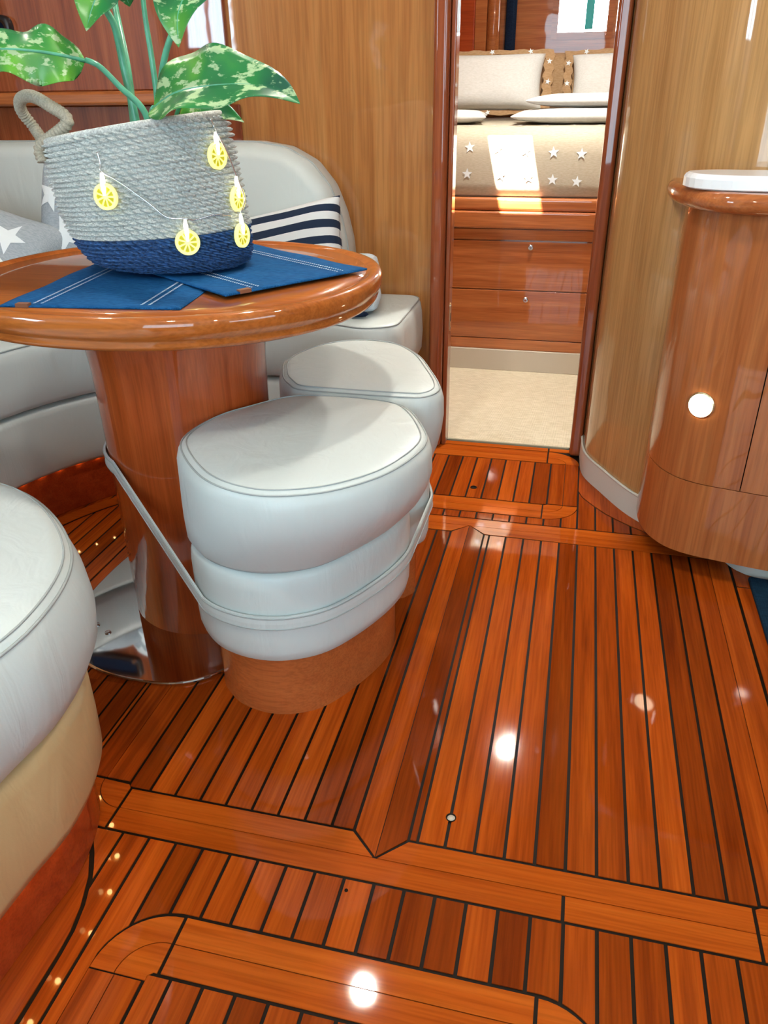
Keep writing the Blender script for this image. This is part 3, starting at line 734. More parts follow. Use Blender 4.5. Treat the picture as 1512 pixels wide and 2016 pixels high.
# foot plate: superellipse, narrower on the stool side
fp = []
for k in range(96):
    a = 2*PI*k/96; c, s = math.cos(a), math.sin(a)
    e = 2/2.5
    fp.append(Vector((CX+(0.205 if c > 0 else 0.285)*math.copysign(abs(c)**e, c), CY+0.338*math.copysign(abs(s)**e, s))))
loft('foot_plate', [[(p.x, p.y, z) for p in inset(fp, d)] for d, z in ((0.002, 0.0012), (0, 0.003), (0, 0.006), (0.002, 0.008), (0.004, 0.0085))], 'steel', tab, smooth=False)
for (x, y) in ((-0.965, 1.22), (-0.925, 1.20), (-0.87, 1.66)): disc('bolt', (x, y, 0.0085), (0, 0, 1), 0.007, 0.003, 'brushed', tab, 14, 0.004)
box('bracket', -0.99, -0.90, 1.19, 1.30, TZ-0.060, TZ-0.0525, 'brushed', tab)

# ------------------------------------------------------------------ stools
def resample_polar(pts, n=96):
    pts = crom(pts, 240, True); pts = ccw(pts)
    k0 = max(range(len(pts)), key=lambda i: pts[i].x-0.3*pts[i].y); pts = pts[k0:]+pts[:k0]
    return crom(pts, n, True)
S1T = resample_polar([(-0.631, 1.098), (-0.661, 1.172), (-0.645, 1.272), (-0.597, 1.346), (-0.548, 1.403), (-0.490, 1.426), (-0.384, 1.430), (-0.296, 1.404), (-0.236, 1.305), (-0.215, 1.218), (-0.247, 1.105), (-0.300, 1.033), (-0.364, 0.988), (-0.45, 0.970), (-0.545, 1.006)])
S1L = resample_polar([(-0.64, 1.11), (-0.652, 1.19), (-0.635, 1.275), (-0.588, 1.350), (-0.53, 1.402), (-0.45, 1.422), (-0.36, 1.420), (-0.297, 1.39), (-0.270, 1.31), (-0.292, 1.205), (-0.355, 1.085), (-0.42, 1.033), (-0.49, 1.018), (-0.56, 1.033), (-0.61, 1.068)])
S2T = resample_polar([(-0.572, 1.475), (-0.605, 1.53), (-0.634, 1.64), (-0.596, 1.758), (-0.514, 1.825), (-0.41, 1.82), (-0.335, 1.745), (-0.283, 1.637), (-0.240, 1.515), (-0.262, 1.452), (-0.32, 1.439), (-0.45, 1.438), (-0.535, 1.442)])
S2L = resample_polar([(-0.555, 1.495), (-0.585, 1.54), (-0.605, 1.64), (-0.57, 1.738), (-0.505, 1.795), (-0.42, 1.79), (-0.355, 1.725), (-0.305, 1.637), (-0.268, 1.525), (-0.290, 1.470), (-0.33, 1.448), (-0.45, 1.446), (-0.525, 1.455)])
def stool(label, T_, L_):
    r = thing('stool', label, 'stool', group='padded stools beside the table')
    solid('base', L_, [(0.030, 0.0), (0.030, 0.16)], 'cherry_base', r, smooth=False)
    solid('lower_cushion', L_, [(0.05, 0.140), (0.016, 0.142), (0.006, 0.150), (0.001, 0.17), (0, 0.20), (0, 0.30), (0.002, 0.322), (0.008, 0.333), (0.025, 0.3365)], 'leather', r)
    solid('seat_cushion', L_, [(0.020, 0.337, 0.0), (0.005, 0.341, 0.05), (-0.001, 0.352, 0.15), (-0.003, 0.385, 0.5), (-0.003, 0.42, 0.8), (-0.002, 0.455, 1.0), (-0.001, 0.490, 1.0), (0.003, 0.504, 1.0), (0.008, 0.511, 1.0), (0.015, 0.516, 1.0), (0.028, 0.519, 1.0)], 'leather', r, 0.004, T_)
    tube('piping', [(p.x, p.y, 0.5125) for p in inset(T_, 0.0085)], 0.0016, 'leather_trim', r, True, 6)
    tube('piping', [(p.x, p.y, 0.5180) for p in inset(T_, 0.0190)], 0.0013, 'leather_trim', r, True, 6)
    tube('piping', [(p.x, p.y, 0.3365) for p in inset(L_, 0.010)], 0.002, 'leather_trim', r, True, 6)
    return r
stool('cream leather bean-shaped stool strapped against the pedestal, showing its cherry base', S1T, S1L)
stool('cream leather rounded stool tucked between the front stool and the bulkhead', S2T, S2L)
# strap round pedestal and both stools
hull_pts = [(p.x, p.y, 0.0) for p in inset(S1L, -0.003)]+[(p.x, p.y, 0.0) for p in inset(S2L, -0.003)]+[(CX+(CR+0.003)*math.cos(2*PI*k/64), CY+(CR*1.03+0.003)*math.sin(2*PI*k/64), 1.0) for k in range(64)]
hp = sorted(hull_pts)
def cross(o, a, b): return (a[0]-o[0])*(b[1]-o[1])-(a[1]-o[1])*(b[0]-o[0])
lo_, up_ = [], []
for p in hp:
    while len(lo_) >= 2 and cross(lo_[-2], lo_[-1], p) <= 0: lo_.pop()
    lo_.append(p)
for p in reversed(hp):
    while len(up_) >= 2 and cross(up_[-2], up_[-1], p) <= 0: up_.pop()
    up_.append(p)
hull = lo_[:-1]+up_[:-1]
dense = []
for i in range(len(hull)):
    a, b = hull[i], hull[(i+1) % len(hull)]
    L = math.hypot(a[0]-b[0], a[1]-b[1]); m = max(1, int(L/0.012))
    for k in range(m):
        t = k/m; dense.append((a[0]+(b[0]-a[0])*t, a[1]+(b[1]-a[1])*t, a[2]+(b[2]-a[2])*t))
nd_ = len(dense); path = []; nrm = []
for i in range(nd_):
    a, b = dense[i-1], dense[(i+1) % nd_]
    t = Vector((b[0]-a[0], b[1]-a[1])).normalized()
    path.append((dense[i][0], dense[i][1], 0.240+0.150*dense[i][2])); nrm.append(Vector((t.y, -t.x, 0)))
strap = thing('strap', 'cream leather strap tying both stools to the table pedestal', 'strap')
ribbon('belt', path, 0.030, 0.004, nrm, 'leather', strap)
for dz in (-0.011, 0.011):
    tube('stitching', [(p[0]+n_.x*0.0045, p[1]+n_.y*0.0045, p[2]+dz) for p, n_ in zip(path, nrm)], 0.0014, 'leather_trim', strap, True, 5)

# ------------------------------------------------------------------ far settee round the table
se = thing('settee', 'cream leather settee curving behind the table with red wooden toe panel', 'sofa')
R0 = 0.625
def settee_outline(r, endx, corner):
    a0, a1 = math.radians(68), math.radians(190)
    ar = [(TC[0]+r*math.cos(a0+(a1-a0)*k/40), TC[1]+r*math.sin(a0+(a1-a0)*k/40)) for k in range(41)]
    mid = ar[3:-5]
    pts = [ar[0]]+mid+[ar[-1], (-1.95, ar[-1][1]-0.02), (-1.95, 2.41), (endx, 2.41), (endx, 2.035)]
    rad = [0.035]+[0]*len(mid)+[0.08, 0.12, 0.12, 0.06, 0.045]
    return round_poly(pts, rad, 240)
so = settee_outline(R0, -0.447, 0.05)
so_b = settee_outline(R0+0.006, -0.455, 0.05)
solid('toe_panel', settee_outline(R0+0.027, -0.47, 0.05), [(0.0, 0.0015), (0.0, 0.15)], 'cherry_red', se, smooth=False)
solid('seat_base', so_b, [(0.006, 0.137), (0.001, 0.146), (0, 0.17), (0, 0.30), (0.004, 0.315), (0.02, 0.322)], 'leather', se)
solid('seat_cushion', so, [(0.02, 0.327), (0.006, 0.332), (0, 0.345), (-0.003, 0.40), (0, 0.46), (0.004, 0.482), (0.010, 0.492), (0.02, 0.498), (0.04, 0.5)], 'leather', se)
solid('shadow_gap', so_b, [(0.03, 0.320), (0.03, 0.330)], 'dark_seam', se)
tube('piping', [(p.x, p.y, 0.4935) for p in inset(so, 0.010)], 0.0022, 'leather_trim', se, True, 6)
for k in range(11):
    a = math.radians(128+5.0*k)
    disc('courtesy_led', (TC[0]+(R0+0.0240)*math.cos(a), TC[1]+(R0+0.0240)*math.sin(a), 0.1368), (0, 0, -1), 0.0026, 0.0024, 'led', se, 8)
# backrest: outline in x,z extruded in y with soft edges
bo = round_poly([(-1.97, 0.503), (-0.660, 0.503), (-0.660, 0.60), (-0.664, 0.66), (-0.682, 0.74), (-0.712, 0.815), (-0.765, 0.878), (-0.84, 0.917), (-0.93, 0.931), (-1.10, 0.932), (-1.97, 0.932)], [0.1, 0.06]+[0.012]*8+[0.12], 240)
rings = []
for d, y in ((0.03, 2.404), (0.006, 2.402), (0.0, 2.39), (0.0, 2.34), (0.0, 2.315), (0.004, 2.298), (0.014, 2.282), (0.028, 2.272), (0.042, 2.266)):
    rings.append([(p.x, y+(0.0 if y > 2.33 else -0.10*max(0, 0.93-p.y)*0.5), p.y) for p in inset(bo, d)])
loft('backrest', rings, 'leather', se, flip=True)
tube('piping', [(p.x, 2.32-0.05*max(0, 0.93-p.y), p.y) for p in inset(bo, -0.001)], 0.003, 'leather_trim', se, True, 6)

# near end of the seating, rounded
ne = thing('settee_end', 'rounded cream leather settee end with lower panel tinted as by warm floor light and red toe board', 'sofa')
no = ccw(crom([(-0.605, 0.55), (-0.598, 0.64), (-0.615, 0.735), (-0.653, 0.812), (-0.727, 0.890), (-0.815, 0.952), (-0.896, 0.982), (-1.0, 0.995), (-1.18, 0.985), (-1.27, 0.93), (-1.30, 0.80), (-1.30, 0.3), (-1.30, 0.0), (-1.26, -0.10), (-1.15, -0.12), (-0.80, -0.12), (-0.68, -0.10), (-0.635, 0.0), (-0.62, 0.2), (-0.612, 0.4)], 160, True))
solid('toe_board', no, [(0.050, 0.0015), (0.050, 0.13)], 'cherry_red', ne, smooth=False)
solid('lower_panel', no, [(0.05, 0.115), (0.03, 0.118), (0.022, 0.14), (0.02, 0.2), (0.02, 0.27), (0.028, 0.29), (0.06, 0.296)], 'leather_bounce', ne)
solid('seat_cushion', no, [(0.06, 0.297), (0.03, 0.303), (0.006, 0.325), (-0.010, 0.36), (-0.014, 0.40), (-0.010, 0.44), (0.0, 0.475), (0.006, 0.485), (0.014, 0.493), (0.03, 0.498)], 'leather', ne, 0.010)
tube('piping', [(p.x, p.y, 0.4815) for p in inset(no, 0.0025)], 0.0022, 'leather_trim', ne, True, 6)
tube('piping', [(p.x, p.y, 0.4915) for p in inset(no, 0.0115)], 0.0016, 'leather_trim', ne, True, 6)

led_pts = [p for p in inset(no, 0.042) if p.x > -0.80 and 0.2 < p.y < 0.93]
for p in led_pts[::4]: disc('courtesy_led', (p.x, p.y, 0.1145), (0, 0, -1), 0.004, 0.004, 'led', ne, 8)

# ------------------------------------------------------------------ cushions on the settee
def star_cushion(label, c, W, rx, ry, rz, stars):
    o, f = pillow('cushion', W, W, 0.15, pose(c, rx, ry, rz), 'star_grey')
    tag(o, label, 'cushion', 'cushions on the settee')
    seam('seam', W, W, 'star_grey', o)
    for (u, v, r, rot) in stars: star_on('star', f, u, v, r, rot, 'star_white', o, 4)
    return o
star_cushion('grey cushion with white stars leaning on the settee backrest behind the basket', (-1.325, 2.085, 0.685), 0.40, math.radians(70), math.radians(-6), math.radians(6), [(-0.72, 0.50, 0.26, 0.25), (-0.40, -0.02, 0.28, 0.75), (0.05, 0.58, 0.26, 0.5), (0.35, 0.0, 0.26, 0.1), (-0.72, -0.5, 0.24, 0.3), (0.1, -0.55, 0.26, 0), (0.7, 0.55, 0.24, 0.3), (0.7, -0.55, 0.24, 0.6)])
star_cushion('grey cushion with white stars slumped in front, at the settee corner', (-1.60, 1.92, 0.638), 0.36, math.radians(42), math.radians(-22), math.radians(14), [(0.34, 0.36, 0.32, 0.25), (-0.45, 0.5, 0.26, 0.1), (0.62, -0.2, 0.26, 0.5), (-0.1, -0.3, 0.26, 0.1)])
sc_, _f = pillow('cushion', 0.40, 0.25, 0.12, pose((-0.825, 2.165, 0.648), math.radians(66), math.radians(14), math.radians(-6)), 'stripes')
tag(sc_, 'navy and white striped cushion propped at the settee end', 'cushion', 'cushions on the settee')
seam('seam', 0.40, 0.25, 'navy', sc_)
tw = thing('folded_towel', 'pale folded towel with dark edge lying beside the striped cushion', 'towel')
def roll(name, c, L, ry_, rz_, rotz, mat, parent):
    q = Matrix.Rotation(rotz, 3, 'Z'); rings = []
    for i in range(15):
        t = i/14; e = (1-(2*t-1)**6)**0.5 if 0 < t < 1 else 0.15
        rings.append([Vector(c)+q@Vector(((t-0.5)*L, ry_*e*math.cos(2*PI*k/20)*(1+0.05*math.sin(3*k+4*t)), rz_*e*math.sin(2*PI*k/20))) for k in range(20)])
    return loft(name, rings, mat, parent)
roll('fold', (-0.600, 2.16, 0.544), 0.14, 0.085, 0.042, 0.12, 'towel', tw)
roll('fold', (-0.612, 2.19, 0.618), 0.14, 0.070, 0.034, 0.1, 'towel', tw)
roll('fold', (-0.590, 2.12, 0.600), 0.12, 0.045, 0.030, 0.1, 'towel', tw)
roll('hem', (-0.600, 2.075, 0.512), 0.11, 0.010, 0.008, 0.12, 'navy', tw)

# ------------------------------------------------------------------ placemats
def placemat(label, c0, ex, ey, W, L, z):
    """c0 front corner, ex along the short side, ey along the long side"""
    r = thing('placemat', label, 'placemat', group='blue placemats on the table')
    ex = Vector((*ex, 0)).normalized(); ey = Vector((-ex.y, ex.x, 0)); c0 = Vector((*c0, 0))
    nx, ny = 30, 40; verts = []; faces = []
    for side in (0, 1):
        for j in range(ny+1):
            for i in range(nx+1):
                p = c0+ex*(W*i/nx)+ey*(L*j/ny)
                edge = min(i, nx-i, j, ny-j)
                h = z+(0.0035 if edge > 0 else 0.0027)+0.0008*math.sin(i*0.9+j*0.35)*(1 if side else 0) if side else z
                verts.append((p.x, p.y, h))
    N = (nx+1)*(ny+1)
    for j in range(ny):
        for i in range(nx):
            a = j*(nx+1)+i
            faces.append((a+nx+1, a+nx+2, a+1, a)); faces.append((N+a, N+a+1, N+a+nx+2, N+a+nx+1))
    for i in range(nx):
        faces.append((i, i+1, N+i+1, N+i)); b = ny*(nx+1); faces.append((b+i+1, b+i, N+b+i, N+b+i+1))
    for j in range(ny):
        a = j*(nx+1); faces.append((a+nx+1, a, N+a, N+a+nx+1)); b = a+nx; faces.append((b, b+nx+1, N+b+nx+1, N+b))
    raw('cloth', verts, faces, 'mat_blue', r, True)
    # rows of pale stitches: two double rows along the long side
    for off in (0.055, 0.068, W-0.068, W-0.055):
        v = []; f = []
        for k in range(62):
            s0 = 0.006+k*(L-0.012)/62
            for (a, b) in ((0, 0), (0.0042, 0.002), (0.0042, 0.0056), (0, 0.0036)):
                p = c0+ex*(off+a)+ey*(s0+b); v.append((p.x, p.y, z+0.0052+0.0006))
            n0 = 4*k; f.append((n0, n0+1, n0+2, n0+3))
        raw('stitch_row', v, f, 'stitch', r)
    t0 = c0+ex*0.028
    v = []
    for zz in (z+0.0001, z+0.0062):
        for (a, b) in ((0, -0.0016), (0.022, -0.0016), (0.022, 0.010), (0, 0.010)):
            p = t0+ex*a+ey*b; v.append((p.x, p.y, zz))
    raw('tag', v, [(3, 2, 1, 0), (4, 5, 6, 7), (0, 1, 5, 4), (1, 2, 6, 5), (2, 3, 7, 6), (3, 0, 4, 7)], 'tag', r)
    return r
placemat('blue woven placemat lying under the basket, its leather tag by the table rim', (-0.908, 1.092), (0.30, 0.036), None, 0.305, 0.44, TZ+0.0005)
placemat('blue ribbed placemat overlapping on top, turned towards the striped cushion', (-0.560, 1.205), (0.178, 0.256), None, 0.31, 0.42, TZ+0.0062)

# ------------------------------------------------------------------ basket
BYc = 1.425
BZ0 = TZ+0.0125
levels = [(BZ0, -0.835, -0.645, 0.0), (0.766, -0.885, -0.618, 0.002), (0.780, -0.918, -0.611, 0.004), (0.80, -0.936, -0.611, 0.006), (0.83, -0.950, -0.613, 0.009), (0.875, -0.962, -0.617, 0.013), (0.935, -0.974, -0.626, 0.019), (0.997, -0.983, -0.637, 0.024)]
def level(v):
    s = v*(len(levels)-1); i = min(int(s), len(levels)-2); t = s-i
    a, b = levels[i], levels[i+1]
    return [a[k]+(b[k]-a[k])*t for k in range(4)]
# equal-height parameter
_L = [0]
for a, b in zip(levels, levels[1:]): _L.append(_L[-1]+math.hypot(b[0]-a[0], b[1]-a[1]))
def basket_pt(th, v, out=0.0):
    s = v*_L[-1]; i = 0
    while i < len(_L)-2 and _L[i+1] < s: i += 1
    t = (s-_L[i])/(_L[i+1]-_L[i]); a, b = levels[i], levels[i+1]
    z, xl, xr, tl = [a[k]+(b[k]-a[k])*t for k in range(4)]
    cx, rx = (xl+xr)/2, (xr-xl)/2
    ry = rx*(0.84-0.04*v)
    c, s_ = math.cos(th), math.sin(th)
    return Vector((cx+(rx+out)*c, BYc+(ry+out)*s_, z+tl*c*1.0))
bk = thing('basket', 'woven seagrass basket with blue lower band and rope handle on the table', 'basket')
ROWS, COLS = 36, 64
VB = 0.46
def weave(name, r0, r1, mat):
    nu, sub = COLS*8, 6
    verts = []; faces = []
    for j in range((r1-r0)*sub+1):
        wv = r0+j/sub; v = min(1.0, wv/ROWS); row = min(int(wv+1e-6), ROWS-1); fw = wv-row-0.5
        for i in range(nu):
            th = 2*PI*i/nu; s = i/8+0.9*fw+(row % 2)*0.5
            jit = noise.noise((row*0.7, (i//8)*0.31, 3.1))
            b = (0.5+0.5*math.cos(2*PI*s))**0.7*math.sqrt(max(0, 1-(2*fw)**2))
            verts.append(basket_pt(th, v, -0.005+0.0120*b*(1+0.5*jit)+0.0012*noise.noise((th*4, v*6, 0))*2))
    for j in range((r1-r0)*sub):
        for i in range(nu):
            k = (i+1) % nu; faces.append((j*nu+i, j*nu+k, (j+1)*nu+k, (j+1)*nu+i))
    return raw(name, verts, faces, mat, bk, True)
rb = int(ROWS*VB)
weave('blue_band', 0, rb, 'weave_blue'); weave('woven_body', rb, ROWS, 'weave')
loft('lining', [[basket_pt(2*PI*k/64, v, -0.008) for k in range(64)] for v in (0.985, 0.6, 0.2, 0.03)], 'weave', bk, cap0=False, flip=True)
tube('rim', [basket_pt(2*PI*k/96, 1.0, -0.002)+Vector((0, 0, 0.001)) for k in range(96)], 0.0058, 'weave', bk, True, 8)
hpath = crom([basket_pt(math.radians(224), 0.90, 0.008), basket_pt(math.radians(224), 0.985, 0.004), at(133, 240, 1.325), at(94, 206, 1.335), at(60, 189, 1.355), at(40, 197, 1.385), at(43, 220, 1.41), at(66, 250, 1.425), basket_pt(math.radians(186), 0.985, 0.004), basket_pt(math.radians(186), 0.90, 0.008)], 420)
rope = tube('handle', hpath, 0.011, 'rope', bk, False, 12, lambda t: 0.0100+0.0009*math.sin(t*2*PI*60))
base_pad = loft('base', [[basket_pt(2*PI*k/48, 0.0, -0.004)+Vector((0, 0, dz)) for k in range(48)] for dz in (-0.0005, 0.006)], 'weave_blue', bk)

# ------------------------------------------------------------------ plant
pl = thing('potted_plant', 'variegated green leafy plant growing out of the woven basket', 'plant')
loft('soil', [[basket_pt(2*PI*k/48, v, -0.014) for k in range(48)] for v in (0.60, 0.80)], 'soil', pl)
def leaf(path, width, side, fold=0.25, wave=0.012, nseg=40, nx=10, shift=0.0, taper=0.55, tw=0.0, waven=3.0):
    P = crom(path, nseg+1); verts = []; faces = []
    side = Vector(side).normalized()
    for i, p in enumerate(P):
        t = i/nseg
        tg = (P[min(i+1, nseg)]-P[max(i-1, 0)]).normalized()
        s = (side-tg*side.dot(tg)).normalized(); nr = tg.cross(s)
        if tw: 
            q = Matrix.Rotation(tw*(t-0.5), 3, tg); s = q@s; nr = q@nr
        wd = width*(math.sin(PI*t**taper))**0.85*(1-0.25*t) if 0 < t < 1 else 0.0006
        for k in range(nx+1):
            u = 2*k/nx-1
            wv = wave*math.sin(t*2*PI*waven+(0 if u > 0 else 1.7))*abs(u)**1.6
            verts.append(p+s*(wd*u)+nr*(fold*wd*abs(u)+wv*(wd/width)))
    top = len(verts)
    for v in verts[:top]: verts.append(v-Vector((0, 0, 0.0009)))
    w1 = nx+1
    for i in range(nseg):
        for k in range(nx):
            a = i*w1+k
            faces.append((a, a+1, a+w1+1, a+w1)); faces.append((top+a+w1, top+a+w1+1, top+a+1, top+a))
    for i in range(nseg):
        a = i*w1; faces.append((top+a, a, a+w1, top+a+w1)); b = a+nx; faces.append((b, top+b, top+b+w1, b+w1))
    o = raw('leaf', verts, faces, 'leaf', pl, True)
    tube('midrib', [P[i]+Vector((0, 0, -0.0012)) for i in range(0, nseg-2, 2)], 0.002, 'stem', o, False, 6, lambda t: 0.0028*(1-t)+0.0006)
    return o
# right drooping leaf
leaf([at(302, 212, 1.36), at(345, 182, 1.33), at(410, 168, 1.31), at(490, 165, 1.30), at(550, 178, 1.29), at(590, 203, 1.28)], 0.068, (0.05, 0.55, 0.62), 0.28, 0.009, taper=0.72, waven=2.5)
# left leaf reaching out of the picture
leaf([at(168, 118, 1.36), at(125, 108, 1.33), at(60, 98, 1.30), at(-20, 96, 1.28), at(-120, 118, 1.27)], 0.050, (0.1, 0.55, 0.75), 0.25, 0.012, taper=0.62)
# leaf hanging at the top
leaf([at(205, -60, 1.40), at(195, -25, 1.38), at(178, 25, 1.36), at(170, 60, 1.35)], 0.048, (0.95, 0.2, 0.1), 0.2, 0.006, taper=0.6, waven=1.5)
leaf([at(395, -80, 1.40), at(372, -30, 1.38), at(350, 30, 1.35), at(352, 92, 1.34)], 0.060, (0.9, 0.3, 0.35), 0.35, 0.008, taper=0.6, waven=1.5, tw=0.6)
leaf([at(232, -60, 1.55), at(245, -20, 1.56), at(255, 12, 1.57)], 0.04, (0.9, 0.1, 0.3), 0.2, 0.006)
leaf([at(350, 250, 1.46), at(390, 228, 1.44), at(440, 222, 1.43), at(480, 240, 1.42)], 0.035, (0.1, 0.6, 0.6), 0.25, 0.006)
def stem(path, r=0.0055): tube('stem', crom(path, 24), r, 'stem', pl, False, 10, lambda t: r*(1.25-0.45*t))
base_z = 0.93
def foot(px, Y): p = at(px, 262, Y); p.z = base_z; return p
stem([foot(292, 1.42), at(288, 228, 1.41), at(235, 170, 1.39), at(195, 130, 1.37), at(168, 118, 1.36)], 0.0055)
stem([foot(272, 1.44), at(266, 230, 1.44), at(245, 140, 1.44), at(225, 50, 1.43), at(197, 0, 1.41), at(200, -60, 1.40)], 0.0065)
stem([foot(264, 1.45), at(262, 225, 1.45), at(250, 130, 1.46), at(232, 40, 1.50), at(226, 0, 1.53), at(230, -60, 1.55)], 0.0065)
stem([foot(312, 1.43), at(310, 200, 1.43), at(298, 110, 1.43), at(284, 20, 1.43), at(278, -60, 1.43)], 0.005)
stem([foot(318, 1.42), at(317, 190, 1.42), at(325, 110, 1.41), at(350, 40, 1.40), at(382, -20, 1.40), at(396, -80, 1.40)], 0.0055)
stem([foot(300, 1.39), at(298, 235, 1.38), at(302, 212, 1.36)], 0.005)
stem([foot(345, 1.45), at(346, 240, 1.45), at(356, 205, 1.44), at(358, 195, 1.42)], 0.004)
stem([foot(352, 1.46), at(350, 250, 1.46)], 0.004)

# ------------------------------------------------------------------ string of lemon slice lights
sl = thing('string_lights', 'string of glowing yellow lemon slice lights draped over the basket', 'lights')
def solve(px, py):
    """angle and height on the basket wall seen at px,py (front side)"""
    best = None
    for i in range(180, 381, 2):
        for j in range(20, 101, 1):
            p = basket_pt(math.radians(i), j/100, 0.004); d = p-Vector((0, 0, CAM_H))
            zc = d.dot(_fwd); x = 756+FPX*d.dot(RT)/zc; y = 1008+FPX*d.dot(DN)/zc
            e = (x-px)**2+(y-py)**2
            n_ = basket_pt(math.radians(i), j/100, 0.01)-p
            if n_.dot(d) > 0.0015*d.length: continue
            if best is None or e < best[0]: best = (e, math.radians(i), j/100)
    return best[1], best[2]
def at_height(thd, z):
    th = math.radians(thd)
    return th, min((abs(basket_pt(th, j/200).z-z), j/200) for j in range(60, 201))[1]
def slice_light(th, v):
    p = basket_pt(th, v, 0.007); o = basket_pt(th, v, 0.017)
    n_ = (o-p).normalized(); n_.z = 0; n_.normalize()
    up = Vector((0, 0, 1)); ex = up.cross(n_).normalized()
    R = 0.0215
    def P(x, y, h): return p+ex*x+up*y+n_*h
    # rind ring
    rings = []
    for r, h in ((R, 0), (R, 0.006), (R*0.97, 0.007), (R*0.80, 0.007), (R*0.80, 0.002)):
        rings.append([P(r*math.cos(2*PI*k/28), r*math.sin(2*PI*k/28), h) for k in range(28)])
    s = loft('lemon_slice', rings, 'lemon', sl, cap0=True, cap1=False, smooth=False)
    seg = []
    v_ = []; f_ = []
    for k in range(9):
        a0 = 2*PI*k/9+0.10; a1 = 2*PI*(k+1)/9-0.10
        b = len(v_)
        pts = [(0.004*math.cos((a0+a1)/2), 0.004*math.sin((a0+a1)/2)), (R*0.74*math.cos(a0), R*0.74*math.sin(a0)), (R*0.78*math.cos((a0+a1)/2), R*0.78*math.sin((a0+a1)/2)), (R*0.74*math.cos(a1), R*0.74*math.sin(a1))]
        for x, y in pts: v_.append(P(x, y, 0.0045))
        f_.append((b, b+1, b+2, b+3))
    raw('segments', v_, f_, 'lemon_seg', s)
    v2 = [P(R*0.81*math.cos(2*PI*k/28), R*0.81*math.sin(2*PI*k/28), 0.003) for k in range(28)]
    raw('pith', v2, [tuple(range(28))], 'lemon', s)
    tube('bulb', [P(0, R+0.016, 0.004), P(0, R+0.006, 0.004), P(0, R-0.006, 0.006), P(0, 0.002, 0.007)], 0.0035, 'bulb', s, False, 8, lambda t: 0.0018+0.0026*math.sin(PI*min(1, t*0.9+0.08)))
    return P(0, R+0.018, 0.004)
tops_ = {}
for key, tv in {'a': solve(213, 384), 'b': solve(365, 477), 'c': at_height(341, 0.958), 'd': at_height(352, 0.885), 'e': at_height(350, 0.822)}.items(): tops_[key] = slice_light(*tv)
def wallpt(px, py, out=0.0065):
    th, v = solve(px, py); return basket_pt(th, v, out)
wp = [wallpt(190, 300), wallpt(201, 322), tops_['a'], wallpt(240, 358), wallpt(290, 398), wallpt(330, 428), tops_['b'], wallpt(380, 432), wallpt(420, 425), wallpt(455, 425)]
tube('wire', crom(wp, 80), 0.0015, 'wire', sl, False, 6)
wq = [wallpt(413, 232), wallpt(421, 255), tops_['c'], tops_['c']+Vector((0.012, 0.01, -0.03)), tops_['d'], tops_['d']+Vector((0.008, 0.01, -0.04)), tops_['e']]
tube('wire', crom(wq, 50), 0.0015, 'wire', sl, False, 6)

# ------------------------------------------------------------------ galley cabinet on the right
cab = thing('galley_cabinet', 'rounded cherry galley cabinet with one door beside the curved wall', 'cabinet')
cpath = crom([(0.228, 1.985), (0.224, 1.945), (0.226, 1.88), (0.240, 1.823), (0.262, 1.782), (0.290, 1.752), (0.335, 1.729), (0.39, 1.715), (0.508, 1.69), (0.75, 1.655), (1.10, 1.63), (1.40, 1.62)], 120)
ksplit = min(range(len(cpath)), key=lambda i: abs(cpath[i].x-0.424))
sheet('plinth_panel', cpath, 0.058, 0.2455, 0.02, 'cherry_cab', cab)
sheet('side_panel', cpath[:ksplit], 0.2475, 0.832, 0.02, 'cherry_cab', cab)
dr = sheet('door', [cpath[ksplit-1]+(cpath[ksplit]-cpath[ksplit-1])*0.2]+cpath[ksplit:ksplit+40], 0.2475, 0.832, 0.02, 'cherry_cab', cab)
disc('latch', tuple(cpath[ksplit+1])+(0.735,), (-0.15, -1, 0), 0.016, 0.008, 'steel', dr, 24, 0.012)
disc('latch_button', tuple(cpath[ksplit+1]+Vector((0, -0.008)))+(0.735,), (-0.15, -1, 0), 0.007, 0.004, 'brushed', dr, 16)
sheet('carcass', [p+Vector((0.022, 0.022)) for p in cpath], 0.05, 0.83, 0.01, 'caulk', cab)
prism('bottom_board', [(p.x+0.004, p.y+0.004) for p in cpath]+[(1.40, 1.90), (0.45, 1.90), (0.32, 1.92)], 0.056, 0.0575, 'cherry_x', cab)
tk = crom([(0.43, 1.90), (0.432, 1.84), (0.45, 1.79), (0.49, 1.756), (0.56, 1.745), (0.9, 1.72), (1.4, 1.69)], 50)
sheet('toe_kick', tk, 0.0005, 0.0555, 0.01, 'white_vinyl', cab)
cl = thing('courtesy_light', 'round glowing courtesy light set in the cabinet front', 'lamp')
ci = min(range(len(cpath)), key=lambda i: abs(cpath[i].x-0.301))
ct = (cpath[ci+1]-cpath[ci-1]).normalized(); cn = Vector((ct.y, -ct.x, 0))
cp = Vector((cpath[ci].x, cpath[ci].y, 0.432))
disc('bezel', cp-cn*0.002, cn, 0.030, 0.004, 'brass', cl, 32, 0.027)
disc('lens', cp+cn*0.0015, cn, 0.026, 0.006, 'court_on', cl, 32, 0.016)
wt = thing('worktop', 'white galley worktop with a thick rounded cherry nosing', 'worktop')
npth = crom([(0.190, 2.045), (0.184, 1.99), (0.188, 1.90), (0.204, 1.825), (0.232, 1.766), (0.275, 1.722), (0.34, 1.693), (0.42, 1.676), (0.508, 1.660), (0.75, 1.625), (1.10, 1.60), (1.40, 1.59)], 110)
prof = rounded(-0.0, 0.075, 0.833, 0.872, 0.0185, 8)
rings = []
for i, p in enumerate(npth):
    t = (npth[min(i+1, len(npth)-1)]-npth[max(i-1, 0)]).normalized(); o = Vector((-t.y, t.x))
    rings.append([(p.x+o.x*y, p.y+o.y*y, z) for y, z in prof])
loft('nosing', rings, 'cherry_x', wt, flip=True)
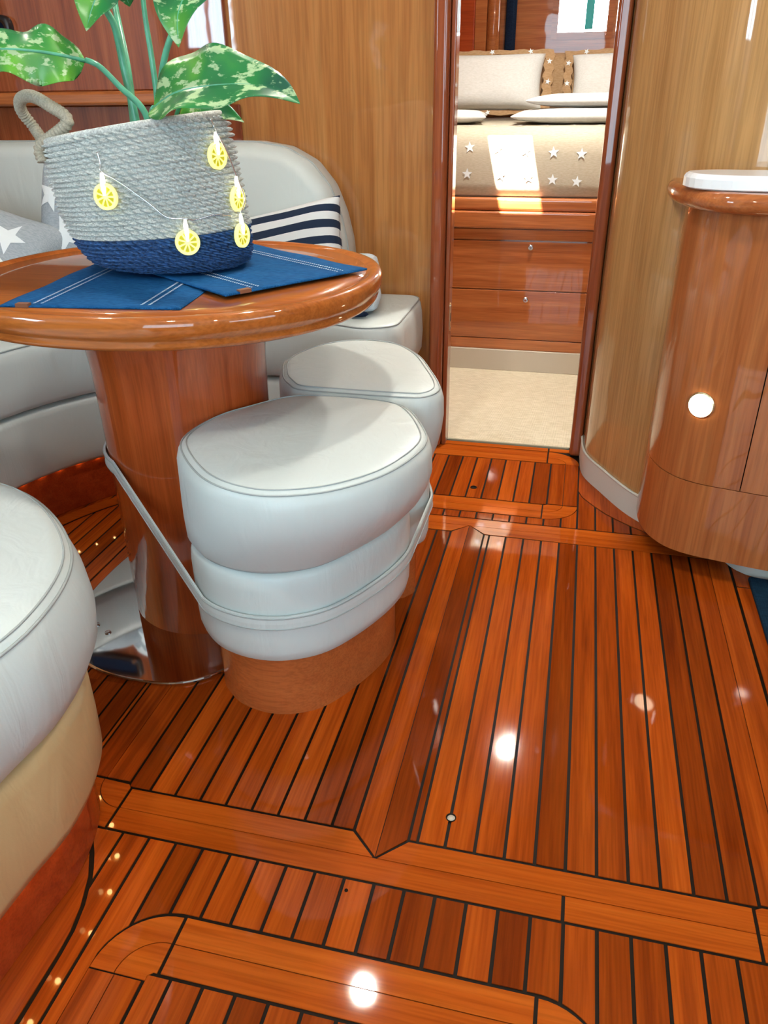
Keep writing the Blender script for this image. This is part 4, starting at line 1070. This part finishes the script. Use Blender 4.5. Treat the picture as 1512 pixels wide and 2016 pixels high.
prism('top_board', [(p.x+0.06, p.y+0.05) for p in npth[12:]]+[(1.40, 1.90), (0.47, 1.90), (0.34, 1.918)], 0.836, 0.871, 'cherry_x', wt)
ws = ccw(crom([(0.205, 1.862), (0.205, 1.815), (0.225, 1.778), (0.27, 1.752), (0.36, 1.736), (0.6, 1.70), (1.0, 1.66), (1.38, 1.65), (1.39, 1.70), (1.385, 1.88), (1.0, 1.895), (0.50, 1.895), (0.36, 1.895), (0.26, 1.898)], 140, True))
solid('white_slab', ws, [(0.004, 0.8725), (0, 0.875), (0, 0.892), (0.003, 0.898), (0.008, 0.901)], 'white_top', wt, smooth=False)
rug = tag(prism('rug', [(0.478, 1.15), (0.482, 1.735), (1.3, 1.66), (1.3, 1.15)], 0.0005, 0.012, 'navy_rug', None, 0.003), 'dark navy rug edge on the teak floor before the galley cabinet', 'rug')

# ------------------------------------------------------------------ ceiling lamps
def downlight(x, y, power, label, size=0.07):
    r = thing('ceiling_light', label, 'lamp', group='ceiling downlights')
    lathe('bezel', [(0.048, CEIL-0.001), (0.048, CEIL-0.008), (0.040, CEIL-0.012), (0.036, CEIL-0.004)], 'brushed', r, x, y, 32)
    lathe('lens', [(0.035, CEIL-0.004), (0.030, CEIL-0.010)], 'lamp_on', r, x, y, 24)
    ld = bpy.data.lights.new('lamp', 'AREA'); ld.shape = 'DISK'; ld.size = size; ld.energy = power; ld.color = (1.0, 0.95, 0.86)
    lo = bpy.data.objects.new('lamp', ld); COL.objects.link(lo); lo.location = (x, y, CEIL-0.02); lo.parent = r
downlight(-0.50, 1.62, LAMP_POWER*1.35, 'round ceiling downlight above the oval table')
downlight(0.35, 1.15, LAMP_POWER, 'round ceiling downlight above the galley floor')
downlight(-0.55, 0.35, LAMP_POWER, 'round ceiling downlight above the rounded settee end')
downlight(0.45, -0.35, LAMP_POWER, 'round ceiling downlight behind the galley floor light')
downlight(-1.45, 1.75, LAMP_POWER*0.7, 'round ceiling downlight above the settee corner')
downlight(-0.10, 2.95, LAMP_POWER*5.2, 'added round downlight brightening the cabin over its carpet')  # unseen lamp added to brighten the sleeping cabin
